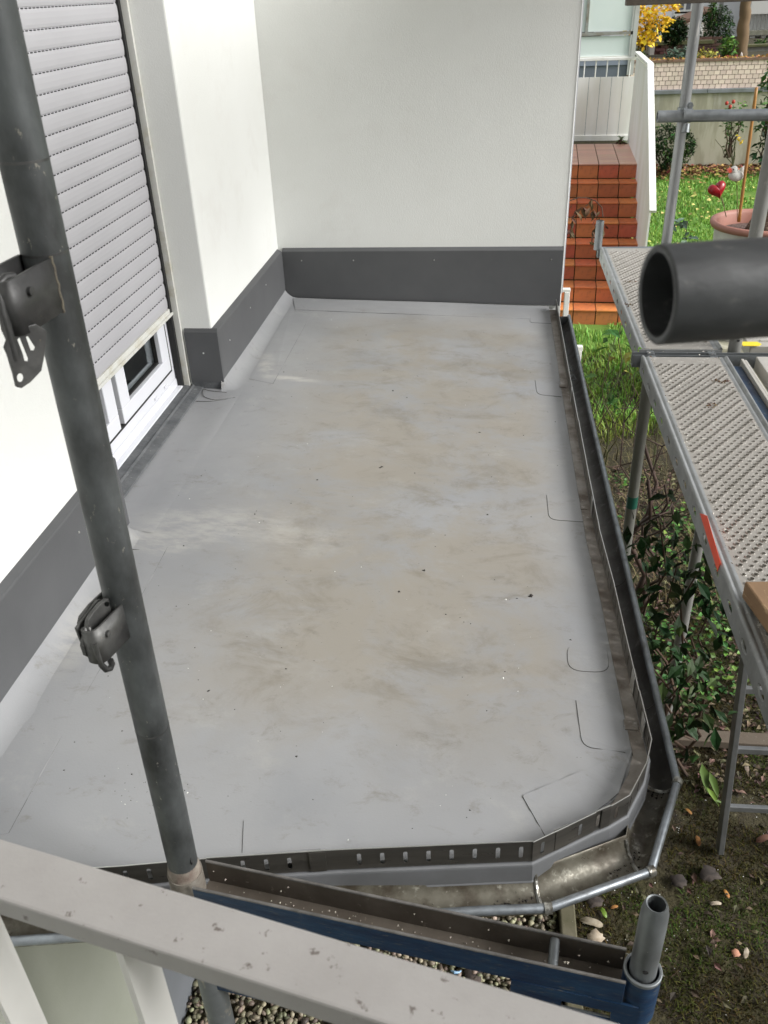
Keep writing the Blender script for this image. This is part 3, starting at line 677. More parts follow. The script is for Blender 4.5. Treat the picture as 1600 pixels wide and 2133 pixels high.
# lower bracket
aB = Vector((-.462, .850, .650))
h, sd = pocket(aB, (-.25,-1,0), .066, .055, .040)
nB = Vector((.95,-.31,0)).normalized()
wedge([(700,300),(770,310),(815,380),(830,540),(780,680),(680,760),(600,880),(560,1000),(530,1200),(500,1385),(370,1410),(290,1370),(230,1200),(240,1110),(300,900),(330,700),(420,560),(560,400)], 8.89, 140, 1210, (-.492,.82,0), nB, .006, [ell(735,430,48,46)])
wedge([(600,330),(520,345),(330,600),(130,870),(230,1130),(300,1100),(300,900),(330,700),(420,560),(560,400)], 8.89, 140, 1210, (-.505,.82,0), nB, .004, [])
lp = [onplane(140+x/8.89, 1210+y/8.89, (-.478,.80,0), nB) for x, y in ((500,1150),(560,1340),(640,1560),(720,1640),(800,1620),(830,1540),(800,1470))]
b = MB(); b.tube(lp, .0042, 10); b.build('wedge_loop', dark_steel, post, smooth=True)

# corner frame (blue transom with spigot)
fr = thing('blue_scaffold', (.0,.82,G), 'blue painted scaffold frame with open channel transom and grey spigot', 'scaffold frame')
def chan(a, c, wid, top, bot, m, name='transom', t=.004, mback=None):
    """open topped U channel from a to c"""
    d = (c-a).normalized(); n = Vector((d.y,-d.x,0)) # towards camera
    for sgn, mm in ((1, m), (-1, mback or m)):
        p = a + n*sgn*wid/2; q = c + n*sgn*wid/2; b = MB(); b.beam(p+Vector((0,0,(top+bot)/2)), q+Vector((0,0,(top+bot)/2)), t, top-bot); o = b.build(name, mm, fr, bevel=.0012)
    b = MB(); b.beam(a+Vector((0,0,bot+.002)), c+Vector((0,0,bot+.002)), wid-t-.001, t); b.build('transom_floor', mback or m, fr)
brown_steel = mat('brown_steel', (.085,.07,.055), .65, .35, c2=(.13,.11,.09), scale=12, c3=(.22,.19,.15), s3=70, lo3=.64, hi3=.72, rvar=.1, bump=.2, bscale=80)
chan(PL+U*.026, PR-U*.024, .052, TZ, TZ-.052, blue_m, mback=brown_steel)
for sgn in (1,-1):                        # worn bare top edges
    b = MB(); p = PL+U*.026+W*sgn*.026; q = PR-U*.024+W*sgn*.026; b.tube([Vector((p.x,p.y,TZ+.0005)), Vector((q.x,q.y,TZ+.0005))], .0026, 8); b.build('worn_edge', mat('worn_edge_%s' % ('front' if sgn > 0 else 'back'), (.20,.19,.18), .5, .4, c2=(.09,.085,.08), scale=30), fr, smooth=True)
cp = PL.lerp(PR, .825); b = MB(); b.tube([cp+W*.024+Vector((0,0,TZ-.010)), cp-W*.024+Vector((0,0,TZ-.010))], .0075, 14); b.build('cross_pin', galv, fr, smooth=True)
# collar and spigot
b = MB(); b.pipe(PR+Vector((0,0,TZ+.001)), PR+Vector((0,0,TZ-.10)), .0275, .0245, 36); b.build('collar', blue_m, fr, smooth=True)
b = MB(); b.pipe(PR+Vector((0,0,TZ+.003)), PR+Vector((0,0,TZ-.004)), .0278, .0235, 36); b.build('collar_rim', galv, fr, smooth=True)
b = MB(); b.pipe(PR+Vector((0,0,TZ-.10)), PR+Vector((0,0,G+.02)), .0242, .021, 32); b.build('leg', galv, fr, smooth=True)
b = MB()
tt = [(0,.0195),(.125,.0195),(.150,.0190),(.163,.0165),(.168,.0145)]
b.tube([PR+Vector((0,0,TZ-.02+q*1.06)) for q, r_ in tt], [r_ for q, r_ in tt], 36, caps=False)
top = TZ-.02+.168*1.06
b.tube([PR+Vector((0,0,top)), PR+Vector((0,0,top-.001)), PR+Vector((0,0,top-.08))], [.0145,.0125,.012], 36, caps=False); b.build('spigot', galv, fr, smooth=True)
b = MB(); b.tube([PR+Vector((0,0,top-.07)), PR+Vector((0,0,top-.071))], .0125, 24); b.build('spigot_bore', black_m, fr)
hp = PR+Vector((-.002,-.0192,TZ+.025)); b = MB(); b.tube([hp+Vector((0,.002,0)), hp+Vector((0,-.0009,0))], .0042, 14); b.build('pin_hole', black_m, fr)
# gusset plate under the transom with a slot, facing the camera
def gus(u0, u1, z0, z1): 
    b = MB(); a = PL.lerp(PR, u0)+W*.027; c = PL.lerp(PR, u1)+W*.027; b.beam(a+Vector((0,0,(z0+z1)/2)), c+Vector((0,0,(z0+z1)/2)), .004, z1-z0); return b
g = MB()
for u0, u1, z0, z1 in ((.745,.85,-.20,TZ-.052),(.95,1.0,-.20,TZ-.052),(.85,.95,TZ-.078,TZ-.052),(.85,.95,-.20,TZ-.100)):
    q = gus(u0,u1,z0,z1); g.add(q.v, q.f)
g.build('gusset', blue_m, fr)
b = MB(); a = PL.lerp(PR,.85)+W*.027; c = PL.lerp(PR,.95)+W*.027; b.tube([a+Vector((0,.003,TZ-.1)), c+Vector((0,.003,TZ-.1))], .0022, 6); b.build('slot_edge', galv, fr)
b = MB(); b.beam(PL+W*.0+Vector((0,0,-.205)), PR+Vector((0,0,-.205)), .03, .03); b.build('lower_bar', blue_m, fr, bevel=.003)
b = MB(); b.tube([PL+Vector((0,0,TZ-.05)), PL+Vector((0,0,G+.02))], .0245, 32); o = b.build('leg', mat('mortar_splashed_tube', (.20,.215,.22), .55, .5, c2=(.11,.12,.125), scale=9, c3=(.36,.33,.27), s3=16, lo3=.56, hi3=.62, bump=.3, bscale=40), fr, smooth=True)
b = MB(); b.tube([PL+Vector((0,0,TZ+.002)), PL+Vector((0,0,TZ-.06))], .029, 28); b.build('collar', mat('collar_mud',(.20,.185,.16),.85,c2=(.12,.10,.08),scale=50,bump=.8,bscale=90), fr, smooth=True)
for q in (PL, PR):
    b = MB(); b.box((q.x-.075,q.y-.075,G+.01),(q.x+.075,q.y+.075,G+.018)); b.build('base_plate', galv, fr)
# mortar crumbs in the channel
b = MB()
for i in range(140):
    u = random.random(); p = PL.lerp(PR, u)+W*random.choice((.026,-.026,.0,.015,-.01))+Vector((0,0,TZ+.001 if random.random() < .35 else TZ-.047)); chip(b, p, random.uniform(.0008,.003))
tag(b.build('mortar_crumbs', mat('mortar_crumb',(.34,.31,.26),.9,island=.4), kind='stuff'), 'mortar crumbs lying in the blue transom channel', 'debris')

# ------------------------------------------------------------------ cream stair rail in the foreground
ra = Vector((-.396,.433,.75)); rb = Vector((.104,.328,.75)); dr = (rb-ra).normalized(); nr = Vector((dr.y,-dr.x,0)); WD = .0475
rail = thing('cream_handrail', (ra.x,ra.y,-.3), 'cream painted flat handrail crossing the near foreground', 'handrail')
c0 = ra - dr*.5 + nr*WD/2; c1 = rb + dr*.6 + nr*WD/2
b = MB(); b.beam(c0+Vector((0,0,-.0125)), c1+Vector((0,0,-.0125)), WD, .025); o = b.build('rail', rail_m, rail, bevel=.0025)
bal = MB(); bw, bd = .008, .030
bal.box((-bw/2,-bd/2,-1.0),(bw/2,bd/2,-.0))
bal_me = bal.mesh('baluster', mat('white_baluster', (.72,.71,.68), .5, c2=(.66,.65,.62), scale=6))
for k in (-2,-1,0,1,2,3,4,5):
    p = ra + dr*(.140+.165*k) + nr*(WD*.60)
    if k not in (0,-1): 
        if k > 0: continue
    o = bpy.data.objects.new('baluster', bal_me); col.objects.link(o); o.parent = rail; o.location = Vector((p.x,p.y,.726))-rail.location; o.rotation_euler.z = math.atan2(dr.y,dr.x)-R(9)

# ------------------------------------------------------------------ big horizontal tube close to the lens
bt = deep(1366,615,.426)
b = MB(); b.pipe(bt, bt+Vector((1.6*.976,1.6*.217,.0)), .02435, .0204, 64)
o = b.build('guardrail_tube', mat('dark_tube',(.040,.042,.044),.5,.25,c2=(.075,.078,.08),scale=30,mixlo=.45,mixhi=.75,c3=(.10,.10,.095),s3=120,lo3=.62,hi3=.7,stretch=(.5,1,1),rvar=.12,bump=.25,bscale=90), smooth=True)
tag(o, 'thick dark open ended tube reaching in from the right close by', 'scaffold tube')
tb0 = deep(1303,12,2.6)
b = MB(); b.box((tb0.x,tb0.y-.02,tb0.z),(tb0.x+2.2,tb0.y+.02,tb0.z+.075)); tag(b.build('guard_plank', brown_steel, bevel=.002), 'dark square ended guard rail crossing the top edge', 'guard rail')

# ------------------------------------------------------------------ scaffold decks
def deck(name, x0, x1, y0, y1, z, label, holes_at, group, m=deck_m, sidem=side_m):
    t = thing(name, ((x0+x1)/2, (y0+y1)/2, z-.07), label, 'scaffold deck', group)
    # perforated top, every hole a raised ring
    b = MB(); inset = .034; X0, X1 = x0+inset, x1-inset; Y0, Y1 = y0+.07, y1-.07; zt = z-.006; pw = .0262; ph = .0190
    nx = int((X1-X0)/pw); pw = (X1-X0)/nx; ny = int((Y1-Y0)/ph); ph = (Y1-Y0)/ny; K = 8
    for j in range(ny):
        cy = Y0+ph*(j+.5)
        if j % 2:
            for xa, xb in ((X0, X0+pw/2), (X1-pw/2, X1)): b.add([(xa,cy-ph/2,zt),(xb,cy-ph/2,zt),(xb,cy+ph/2,zt),(xa,cy+ph/2,zt)], [(0,1,2,3)])
        for i in range(nx - (j % 2)):
            cx = X0+pw*(i+.5+.5*(j % 2)); hx = cx; up = .0032 if ((i + j//2) % 2 == 0) else .0015; r = .0066 if up > .002 else .0056
            ring = [[],[],[],[]]
            for k in range(K):
                a = 2*math.pi*(k+.5)/K; ca, sa = math.cos(a), math.sin(a)
                ring[1].append((hx+ca*r*1.28, cy+sa*r*1.22, zt)); ring[2].append((hx+ca*r, cy+sa*r, zt+up)); ring[3].append((hx+ca*r*.86, cy+sa*r*.86, zt-.006))
            # square outer corners exactly
            q = [(cx+pw/2*sx_, cy+ph/2*sy_, zt) for sx_, sy_ in ((1,1),(-1,1),(-1,-1),(1,-1))]
            ring[0] = [(cx+pw/2, cy+ph*.21, zt), q[0][:3], q[1][:3], (cx-pw/2, cy+ph*.21, zt), (cx-pw/2, cy-ph*.21, zt), q[2], q[3], (cx+pw/2, cy-ph*.21, zt)]
            b.rings(ring, closed=True)
    o = b.build('perforated_surface', m, t)
    b = MB(); b.box((x0+.02,y0,zt-.003),(x1-.02,y0+.07,zt)); b.build('end_plate', m, t); b = MB(); b.box((x0+.02,y1-.07,zt-.003),(x1-.02,y1,zt)); b.build('end_plate', m, t)
    # side rails: rolled top, groove, web with oval holes
    for sgn, xe in ((-1, x0), (1, x1)):
        pr = [(0,-.068),(0,-.006),(.002,-.001),(.006,.001),(.011,-.001),(.014,-.006),(.019,-.0075),(.022,-.004),(.027,-.004),(.034,-.0058)]
        web = MB(); pitch = .145 if holes_at is None else .10; n_ = int((y1-y0)/pitch); pw2 = (y1-y0)/n_
        for j in range(n_):
            cy = y0+pw2*(j+.5); ry, rz_ = (.026, .0125); N = 16
            R0, R1, R2 = [], [], []
            for k in range(N):
                a = 2*math.pi*k/N; ca, sa = math.cos(a), math.sin(a); mm = max(abs(ca), abs(sa))
                R0.append((xe, cy+ca/mm*pw2/2, z-.037+sa/mm*.031)); R1.append((xe, cy+ca*ry, z-.037+sa*rz_)); R2.append((xe-sgn*.004, cy+ca*ry*.9, z-.037+sa*rz_*.85))
            web.rings([R0,R1,R2], closed=True)
        web.build('side_web', sidem, t)
        b = MB(); b.rings([[(xe-sgn*u, y, z+v) for u, v in pr[1:]] for y in (y0, y1)]); b.build('side_rail', sidem, t, smooth='all')
        b = MB(); b.rings([[(xe-sgn*u, y, z+v) for u, v in ((0,-.068),(.002,-.072),(.016,-.072))] for y in (y0, y1)]); b.build('side_lip', sidem, t)
    for ye, s2 in ((y0,-1),(y1,1)):
        b = MB(); b.box((x0+.004,min(ye,ye+s2*.006),z-.06),(x1-.004,max(ye,ye+s2*.006),z-.008)); b.build('end_cap', sidem, t)
        for xx in (x0+.03, x1-.06):
            b = MB(); b.box((xx,min(ye+s2*.006,ye+s2*.036),z-.03),(xx+.03,max(ye+s2*.006,ye+s2*.036),z-.012)); b.build('hook', galv, t, bevel=.003)
    return t
DZ = .10; DX0, DX1 = .586, .908
d1 = deck('steel_deck', DX0, DX1, .76, 3.235, DZ, 'long perforated steel deck with orange sticker on its side', None, 'perforated scaffold decks')
d2 = deck('steel_deck', DX0, DX1, 3.325, 4.83, DZ, 'short perforated steel deck at the far end behind the tube', None, 'perforated scaffold decks')
b = MB(); sp = [at(1459,1069,x=DX0), at(1474,1074,x=DX0), at(1502,1172,x=DX0), at(1496,1191,x=DX0)]
b.prism([Vector((DX0-.001, p.y, p.z)) for p in sp], (-.0006,0,0)); b.build('sticker', sticker_m, d1)
# mid transom and hooks
mf = thing('middle_scaffold', (.76,3.28,G), 'grey scaffold frame standing between the two perforated decks', 'scaffold frame')
b = MB(); b.beam((.56,3.265,DZ-.035),(1.30,3.265,DZ-.035),.004,.05); b.beam((.56,3.297,DZ-.035),(1.30,3.297,DZ-.035),.004,.05); b.beam((.56,3.281,DZ-.058),(1.30,3.281,DZ-.058),.03,.004); b.build('transom', galv, mf)
b = MB(); b.tube([(.958,3.346,G+.02),(.958,3.346,1.9)], .0245, 32); b.build('upright', mat('pale_tube',(.25,.25,.235),.55,.4,c2=(.15,.15,.145),scale=8,c3=(.33,.32,.30),s3=60,stretch=(1,1,.3),rvar=.1,bump=.15,bscale=40), mf, smooth=True)
lu = deep(1317,1044,3.95); b = MB(); b.tube([(lu.x,lu.y,G+.02),(lu.x,lu.y,DZ-.12)], .024, 24); b.build('upright', mat('dull_tube',(.20,.20,.18),.6,.3,c2=(.12,.12,.10),scale=6,stretch=(1,1,.3)), mf, smooth=True)
b = MB(); b.tube([(lu.x,lu.y,lu.z-.03),(lu.x,lu.y,lu.z+.03)], .0248, 24); b.build('green_band', mat('green_tape',(.01,.09,.06),.5), mf, smooth=True)
b = MB(); b.tube([(.958+.002,3.346-.024,DZ+.03),(.958+.002,3.346-.0256,DZ+.03)], .005, 12); b.build('pin_hole', black_m, mf)
# far frame with spigot
ff = thing('far_scaffold', (.75,4.88,G), 'grey scaffold frame at the far deck end with short spigot', 'scaffold frame')
sp = at(1243,540,y=4.86); st_ = at(1246,460,y=4.86); b = MB(); b.pipe((sp.x,4.86,st_.z),(sp.x,4.86,DZ-.02), .0215, .018, 28); b.build('spigot', galv, ff, smooth=True)
b = MB(); b.beam((sp.x,4.86,DZ-.035),(1.30,4.86,DZ-.035),.04,.05); b.build('transom', galv, ff)
pb = deep(1388,505,4.75); b = MB(); b.tube([(pb.x,pb.y,G+.02),(pb.x,pb.y,2.6)], .027, 28); b.build('upright', mat('streaked_tube',(.27,.275,.275),.5,.5,c2=(.13,.135,.14),scale=5,stretch=(1,1,.12),mixlo=.42,mixhi=.6,c3=(.36,.35,.33),s3=50,rvar=.1), ff, smooth=True)
# guard tube with swivel coupler
gt = thing('guard_tube', (pb.x,pb.y-.06,1.0), 'horizontal grey guard tube clamped to the far upright', 'scaffold tube')
ca = at(1369,243,y=pb.y-.055); cb = at(1600,239,y=pb.y-.055); cb2 = ca + (cb-ca)*2.2
b = MB(); b.pipe(ca, cb2, .0285, .024, 28); b.build('tube', galv, gt, smooth=True)
cc = at(1431,240,y=pb.y-.055)
b = MB(); d_ = (cb-ca).normalized(); b.tube([cc-d_*.022, cc+d_*.022], .0345, 24); b.build('coupler', dark_steel if False else galv, gt, smooth=True)
b = MB(); b.tube([Vector((pb.x,pb.y,cc.z-.03)), Vector((pb.x,pb.y,cc.z+.03))], .033, 24); b.build('coupler', galv, gt, smooth=True)
b = MB(); b.tube([cc+Vector((0,-.035,.05)), cc+Vector((0,-.05,.05))], .017, 6); b.tube([cc+Vector((0,-.048,.05)), cc+Vector((0,-.062,.05))], .009, 10); b.build('coupler_nut', galv, gt)
b = MB(); b.tube([cc+Vector((0,-.030,-.035)), cc+Vector((-.004,-.04,-.075))], [.016,.02], 10); b.build('coupler_flap', galv, gt, smooth=True)
# right hand side: blue toe beam, alu profile and ribbed decks
tp_ = thing('toe_beam', (.94,2,DZ), 'dark blue steel beam beside the right edge of the perforated deck', 'beam')
b = MB(); b.box((.926,.7,DZ-.10),(.956,3.21,DZ-.03)); b.build('beam', blue_m, tp_, bevel=.002)
tr_ = thing('alu_profile', (.97,2,DZ), 'pale aluminium edge profile running beside the blue beam', 'profile')
b = MB(); b.box((.958,.7,DZ-.06),(.968,3.24,DZ-.012)); b.box((.971,.7,DZ-.06),(.980,3.24,DZ-.016)); b.build('profile', alu, tr_, bevel=.0015)
def ribdeck(x0, x1, y0, y1, label, tagged=False):
    t = thing('ribbed_deck', ((x0+x1)/2,(y0+y1)/2,DZ-.06), label, 'scaffold deck', 'ribbed aluminium scaffold decks')
    b = MB(); b.box((x0,y0,DZ-.06),(x1,y1,DZ-.006)); b.build('plate', alu, t, bevel=.003)
    y = y0+.05
    rb_ = MB().box((x0+.05,0,DZ-.006),(x1-.03,.014,DZ-.001)).mesh('rib', alu)
    while y < y1-.05:
        o = bpy.data.objects.new('rib', rb_); col.objects.link(o); o.parent = t; o.location = Vector((0,y,0))-t.location; y += .062
    return t
ribdeck(1.015,1.62,.7,3.25,'ribbed pale aluminium deck at the right edge, nearer one')
far_rd = ribdeck(1.02,1.62,3.36,4.83,'ribbed pale aluminium deck at the right edge, farther one with yellow tag')
yt = at(1556,717,z=DZ+.001); b = MB(); b.prism([(yt.x-.02,yt.y-.02,DZ+.0005),(yt.x+.04,yt.y-.02,DZ+.0005),(yt.x+.055,yt.y,DZ+.0005),(yt.x+.045,yt.y+.025,DZ+.0005),(yt.x-.02,yt.y+.025,DZ+.0005)], (0,0,.002)); b.build('yellow_tag', yellow_m, far_rd)
# rough wood block on the near deck
b = MB(); w0 = at(1551,1212,z=DZ+.045)
pts = [(w0.x,w0.y),(w0.x+.32,w0.y+.03),(w0.x+.36,w0.y-.32),(w0.x+.045,w0.y-.32),(w0.x+.03,w0.y-.16)]
b.prism([(x,y,DZ+.002) for x, y in pts], (0,0,.045)); tag(b.build('wood_block', wood_m, bevel=.004), 'rough brown timber offcut lying on the near steel deck', 'timber')
# dust and debris on the decks
b = MB(); b2 = MB()
for i in range(900):
    x = random.choice((random.uniform(DX0+.01,DX1-.01), DX0+.03+abs(random.gauss(0,.012)), DX1-.03-abs(random.gauss(0,.014)))); y = random.uniform(.9,4.8)
    chip(b if random.random() < .8 else b2, Vector((x,y,DZ-.0055)), abs(random.gauss(0,.0016))+.0008)
for px, py in ((1310,585),(1305,632),(1480,840),(1500,790)):
    q = at(px, py, z=DZ)
    for k in range(14): chip(b2, q+Vector((random.gauss(0,.012),random.gauss(0,.012),-.005)), random.uniform(.002,.008))
tag(b.build('mortar_grit', mat('pale_mortar',(.60,.57,.52),.9,island=.3), kind='stuff'), 'pale mortar grit strewn over the perforated decks', 'debris')
tag(b2.build('leaf_crumbs', leaf_brown, kind='stuff'), 'brown leaf crumbs on the perforated decks', 'debris')

# ladder below the deck, resting on the ground
lad = thing('ladder', (1.077,2.60,G), 'grey aluminium ladder leaning under the scaffold deck', 'ladder')
f0 = at(1499,1772,z=G+.02); f1 = at(1552,1372,y=2.66); ld = (f1-f0).normalized(); lx = Vector((1,.02,0)).normalized()
ln = lx.cross(ld)
for dx in (0,.34):
    b = MB(); b.beam(f0+lx*dx, f0+lx*dx+ld*2.05, .024, .050, up=ln); b.build('stile', alu_dark, lad, bevel=.003)
for k, yy in enumerate((1687,1573,1454,1340,1228)):
    p = f0 + ld*((at(1500,yy,y=f0.y).z-f0.z)/ld.z); b = MB(); b.beam(p+lx*.012, p+lx*.328, .028, .022, up=ln); b.build('rung', alu_dark, lad, bevel=.003)
b = MB(); pw_ = at(1395,1520,z=G+.05); b.box((pw_.x-.05,pw_.y-.06,G+.0),(pw_.x+1.3,pw_.y+.02,G+.045)); tag(b.build('sole_board', plank_m, bevel=.004), 'muddy sole board lying on the ground under the scaffold', 'plank')

# ------------------------------------------------------------------ terracotta garden steps with white balustrade
st = thing('garden_steps', (1.54,9.49,G), 'terracotta tiled garden steps climbing behind the house corner', 'stairs', rz=R(-3.2), local=True)
NS = 8; GO = .283; RI = .17; SWID = 1.35
b = MB()
for k in range(NS):
    b.box((-SWID-.01,GO*k+.012,-.1),( .03,GO*(k+1)+.05+(1.6 if k == NS-1 else 0),RI*(k+1)-.012))
o = b.build('step_core', moss_joint, st)
TW = .245
rt = MB().box((-TW/2+.006,0,.004),(TW/2-.006,.012,RI-.018)); rt_me = rt.mesh('riser_tile', terra); tt_ = MB().box((-TW/2+.005,0,0),(TW/2-.005,GO*.93,.012)); tt_me = tt_.mesh('tread_tile', terra_light)
pt_ = MB().box((-TW/2+.005,0,0),(TW/2-.005,.135,.012)); pt_me = pt_.mesh('landing_tile', terra_pale)
for k in range(-1, NS):
    for i in range(6):
        x = .02 - TW*(i+.15) - TW/2 + (TW*.62 if True else 0)
        if x > -.02: x = -.012; 
        if k >= 0:
            o = bpy.data.objects.new('riser_tile', rt_me); col.objects.link(o); o.parent = st; o.location = (.03-TW*(i+.05)-.02, GO*k, RI*k+.0)
        o = bpy.data.objects.new('tread_tile', tt_me)
        if k < NS-1:
            col.objects.link(o); o.parent = st; o.location = (.03-TW*(i+.05)-.02, GO*(k+1)-GO-.012+(0), RI*(k+1)-.012); 
for j in range(11):
    for i in range(6):
        o = bpy.data.objects.new('landing_tile', pt_me); col.objects.link(o); o.parent = st; o.location = (.03-TW*(i+.05)-.02, GO*(NS-1)-.012+.140*j, RI*NS-.012)
# white board balustrade: side, far end
bl = thing('white_balustrade', (1.6,9.6,G), 'white boarded balustrade beside the terracotta steps', 'balustrade', rz=R(-3.2), local=True)
LX = .085; y_end = GO*NS+1.55; LZ = RI*NS
def top_at(y):
    return LZ+1.08 if y > GO*(NS-1)-.05 else LZ+1.08 + (y-(GO*(NS-1)-.05))*.62
yb = .10; n_ = int((y_end-yb)/.15)
for k in range(n_):
    y0, y1 = yb+.15*k, yb+.15*(k+1)-.006
    zb = max(-.02, RI*(y0/GO)-.25) if y0 < GO*(NS-1) else LZ-.2
    b = MB(); b.add([(LX,y0,zb),(LX,y1,zb),(LX,y1,top_at(y1)-.04),(LX,y0,top_at(y0)-.04),(LX+.02,y0,zb),(LX+.02,y1,zb),(LX+.02,y1,top_at(y1)-.04),(LX+.02,y0,top_at(y0)-.04)], [(0,1,2,3),(7,6,5,4),(0,4,5,1),(1,5,6,2),(2,6,7,3),(3,7,4,0)]); b.build('board', white_wood, bl)
b = MB(); yk = GO*(NS-1)-.05
b.beam((LX+.02,-.02,top_at(-.02)),(LX+.02,yk,top_at(yk)),.07,.035); b.beam((LX+.02,yk,LZ+1.08),(LX+.02,y_end,LZ+1.08),.07,.035); b.build('cap_rail', white_wood, bl, bevel=.004)
b = MB(); b.beam((LX+.02,.0,-.1),(LX+.02,.0,top_at(0)-.02),.07,.05); b.build('post', mat('mossy_white_post',(.70,.69,.62),.7,c2=(.35,.38,.22),scale=7), bl, bevel=.004)
fe = thing('landing_screen', (1.3,13.2,G+LZ), 'white board screen with thin bars at the end of the landing', 'balustrade', rz=R(-3.2), local=True)
YE = 1.52
for k in range(9):
    b = MB(); x1 = .10-.15*k-.003; b.box((x1-.144,YE,.07),(x1,YE+.02,.80)); b.build('board', white_wood, fe)
for k in range(9):
    b = MB(); x1 = .10-.15*k; b.tube([(x1-.075,YE+.01,.80),(x1-.075,YE+.01,1.02)], .008, 8); b.build('bar', white_wood, fe)
b = MB(); b.box((-1.25,YE-.012,1.0),(.13,YE+.03,1.035)); b.build('top_rail', white_wood, fe, bevel=.003); b = MB(); b.box((-1.25,YE-.015,0.0),(.11,YE+.03,.07)); b.build('bottom_rail', white_wood, fe, bevel=.003)
fe.location = Vector((1.54,9.49,G)) + Matrix.Rotation(R(-3.2),3,'Z') @ Vector((0,GO*NS,LZ)) ; bl.location = Vector((1.54,9.49,G))
# neighbouring porch of framed frosted panels beyond the landing
pc = thing('glazed_porch', (1.2,14.6,G), 'pale frosted panels in metal frames behind the landing screen', 'porch')
YP = 14.3
xr = at(1319,60,y=YP).x; zt1 = at(1270,20,y=YP).z; zt2 = at(1250,117,y=YP).z
xm_ = at(1223,10,y=YP).x
zsp = at(1270,70,y=YP).z
framem = mat('porch_frame',(.34,.35,.33),.5,.3,c2=(.2,.17,.12),scale=9)
b = MB(); b.box((-1.5,YP,zt2-.0),(xr-.03,YP+.03,zsp-.03)); b.build('panel', frost, pc); b = MB(); b.box((xm_+.04,YP,zsp+.03),(xr-.03,YP+.03,2.4)); b.build('panel', frost, pc)
b = MB(); b.box((-1.5,YP,zsp+.03),(xm_,YP+.03,2.4)); b.build('panel', frost, pc)
b = MB(); b.box((-1.5,YP-.03,zsp-.018),(xr,YP+.04,zsp+.022)); b.box((xm_,YP-.03,zsp+.022),(xm_+.035,YP+.04,2.4)); b.build('frame', framem, pc)
b = MB(); b.box((xr-.03,YP-.03,zt2-.25),(xr+.0,YP+.05,2.4)); b.box((xr+.0,YP-.035,zt2-.25),(xr+.06,YP+.06,2.4)); b.build('post', mat('porch_post',(.50,.51,.49),.6,c2=(.40,.40,.37),scale=6), pc)
b = MB(); b.box((-1.5,YP-.02,zt2-.04),(xr-.03,YP+.03,zt2)); b.build('sill', white_wood, pc)
b = MB(); b.box((-1.5,YP-.01,zt2-.12),(xr-.03,YP+.05,zt2-.04)); b.build('fascia', mat('blue_grey_fascia',(.22,.25,.31),.6), pc); b = MB(); b.box((-1.5,YP+.01,G),(xr-.03,YP+.05,zt2-.12)); b.build('base_wall', mat('blue_dark_wall',(.13,.15,.18),.7), pc)

# small white square-tube railing seen between house corner and steps
lr = thing('white_side_railing', (.53,5.9,G), 'low white square tube railing just behind the gutter end', 'railing')
p1 = deep(1182,604,6.0); b = MB(); b.beam((p1.x-.6,p1.y,p1.z),(p1.x+.02,p1.y,p1.z),.04,.022); b.build('rail', white_wood, lr, bevel=.003); b = MB(); b.beam((p1.x,p1.y,p1.z-.011),(p1.x,p1.y,G),.035,.045,up=Vector((0,1,0))); b.build('post', white_wood, lr, bevel=.003)
p2 = deep(1206,725,5.4); b = MB(); b.beam((p2.x-.5,p2.y,p2.z),(p2.x+.022,p2.y,p2.z),.04,.03); b.build('rail', white_wood, lr, bevel=.003); b = MB(); b.beam((p2.x,p2.y,p2.z-.015),(p2.x,p2.y,G),.035,.045,up=Vector((0,1,0))); b.build('post', white_wood, lr, bevel=.003)

# ------------------------------------------------------------------ gravel bed, kerb, moss, leaf litter
k0_ = at(1172,1885,z=G+.04); 
b = MB(); b.beam((.385,4.0,G+.0),(.395,.3,G+.0),.062,.12); tag(b.build('kerb_stone', kerb_m, bevel=.006), 'mossy concrete edging between pebble strip and garden soil', 'kerb')
ico = [(0,0,1),(.894,0,.447),(.276,.851,.447),(-.724,.526,.447),(-.724,-.526,.447),(.276,-.851,.447),(.724,.526,-.447),(-.276,.851,-.447),(-.894,0,-.447),(-.276,-.851,-.447),(.724,-.526,-.447),(0,0,-1)]
icf = [(0,1,2),(0,2,3),(0,3,4),(0,4,5),(0,5,1),(1,6,2),(2,7,3),(3,8,4),(4,9,5),(5,10,1),(6,7,2),(7,8,3),(8,9,4),(9,10,5),(10,6,1),(11,7,6),(11,8,7),(11,9,8),(11,10,9),(11,6,10)]
def stone(b, p, s):
    a = random.random()*6.3; ca, sa = math.cos(a), math.sin(a); sx, sy, sz = s*random.uniform(.8,1.4), s*random.uniform(.6,1), s*random.uniform(.45,.75); vs = []
    for x, y, z in ico:
        k = random.uniform(.85,1.12); x, y, z = x*sx*k, y*sy*k, z*sz*k; vs.append((p[0]+x*ca-y*sa, p[1]+x*sa+y*ca, p[2]+z))
    b.add(vs, icf)
b = MB()
for i in range(9000):
    x = random.uniform(-1.07,.35); y = random.uniform(1.0,2.75)
    stone(b, (x, y, G+.004+random.uniform(0,.022)), random.uniform(.007,.0165))
o = b.build('pebbles', pebble_m, kind='stuff', smooth='all'); tag(o, 'brown river pebbles in the strip below the roof', 'gravel')
def inview(x, y, z, m=60):
    v = Vector((x,y,z))-EYE; d = -v.dot(BACK)
    if d < .1: return False
    px = 800+FPX*v.dot(RIGHT)/d; py = 1066.5-FPX*v.dot(UP)/d
    return -m < px < 1600+m and -m < py < 2133+m
def blade(b, p, h, wd, lean=.5, seg=2):
    a = random.random()*6.3; d = Vector((math.cos(a), math.sin(a), 0)); s = Vector((-d.y,d.x,0))*wd/2; l = lean*h*random.random()
    m1 = p+d*l*.35+Vector((0,0,h*.6)); t = p+d*l+Vector((0,0,h*random.uniform(.8,1)))
    b.add([p-s, p+s, m1+s*.8, m1-s*.8, t], [(0,1,2,3),(3,2,4)])
b = MB()
n = 0
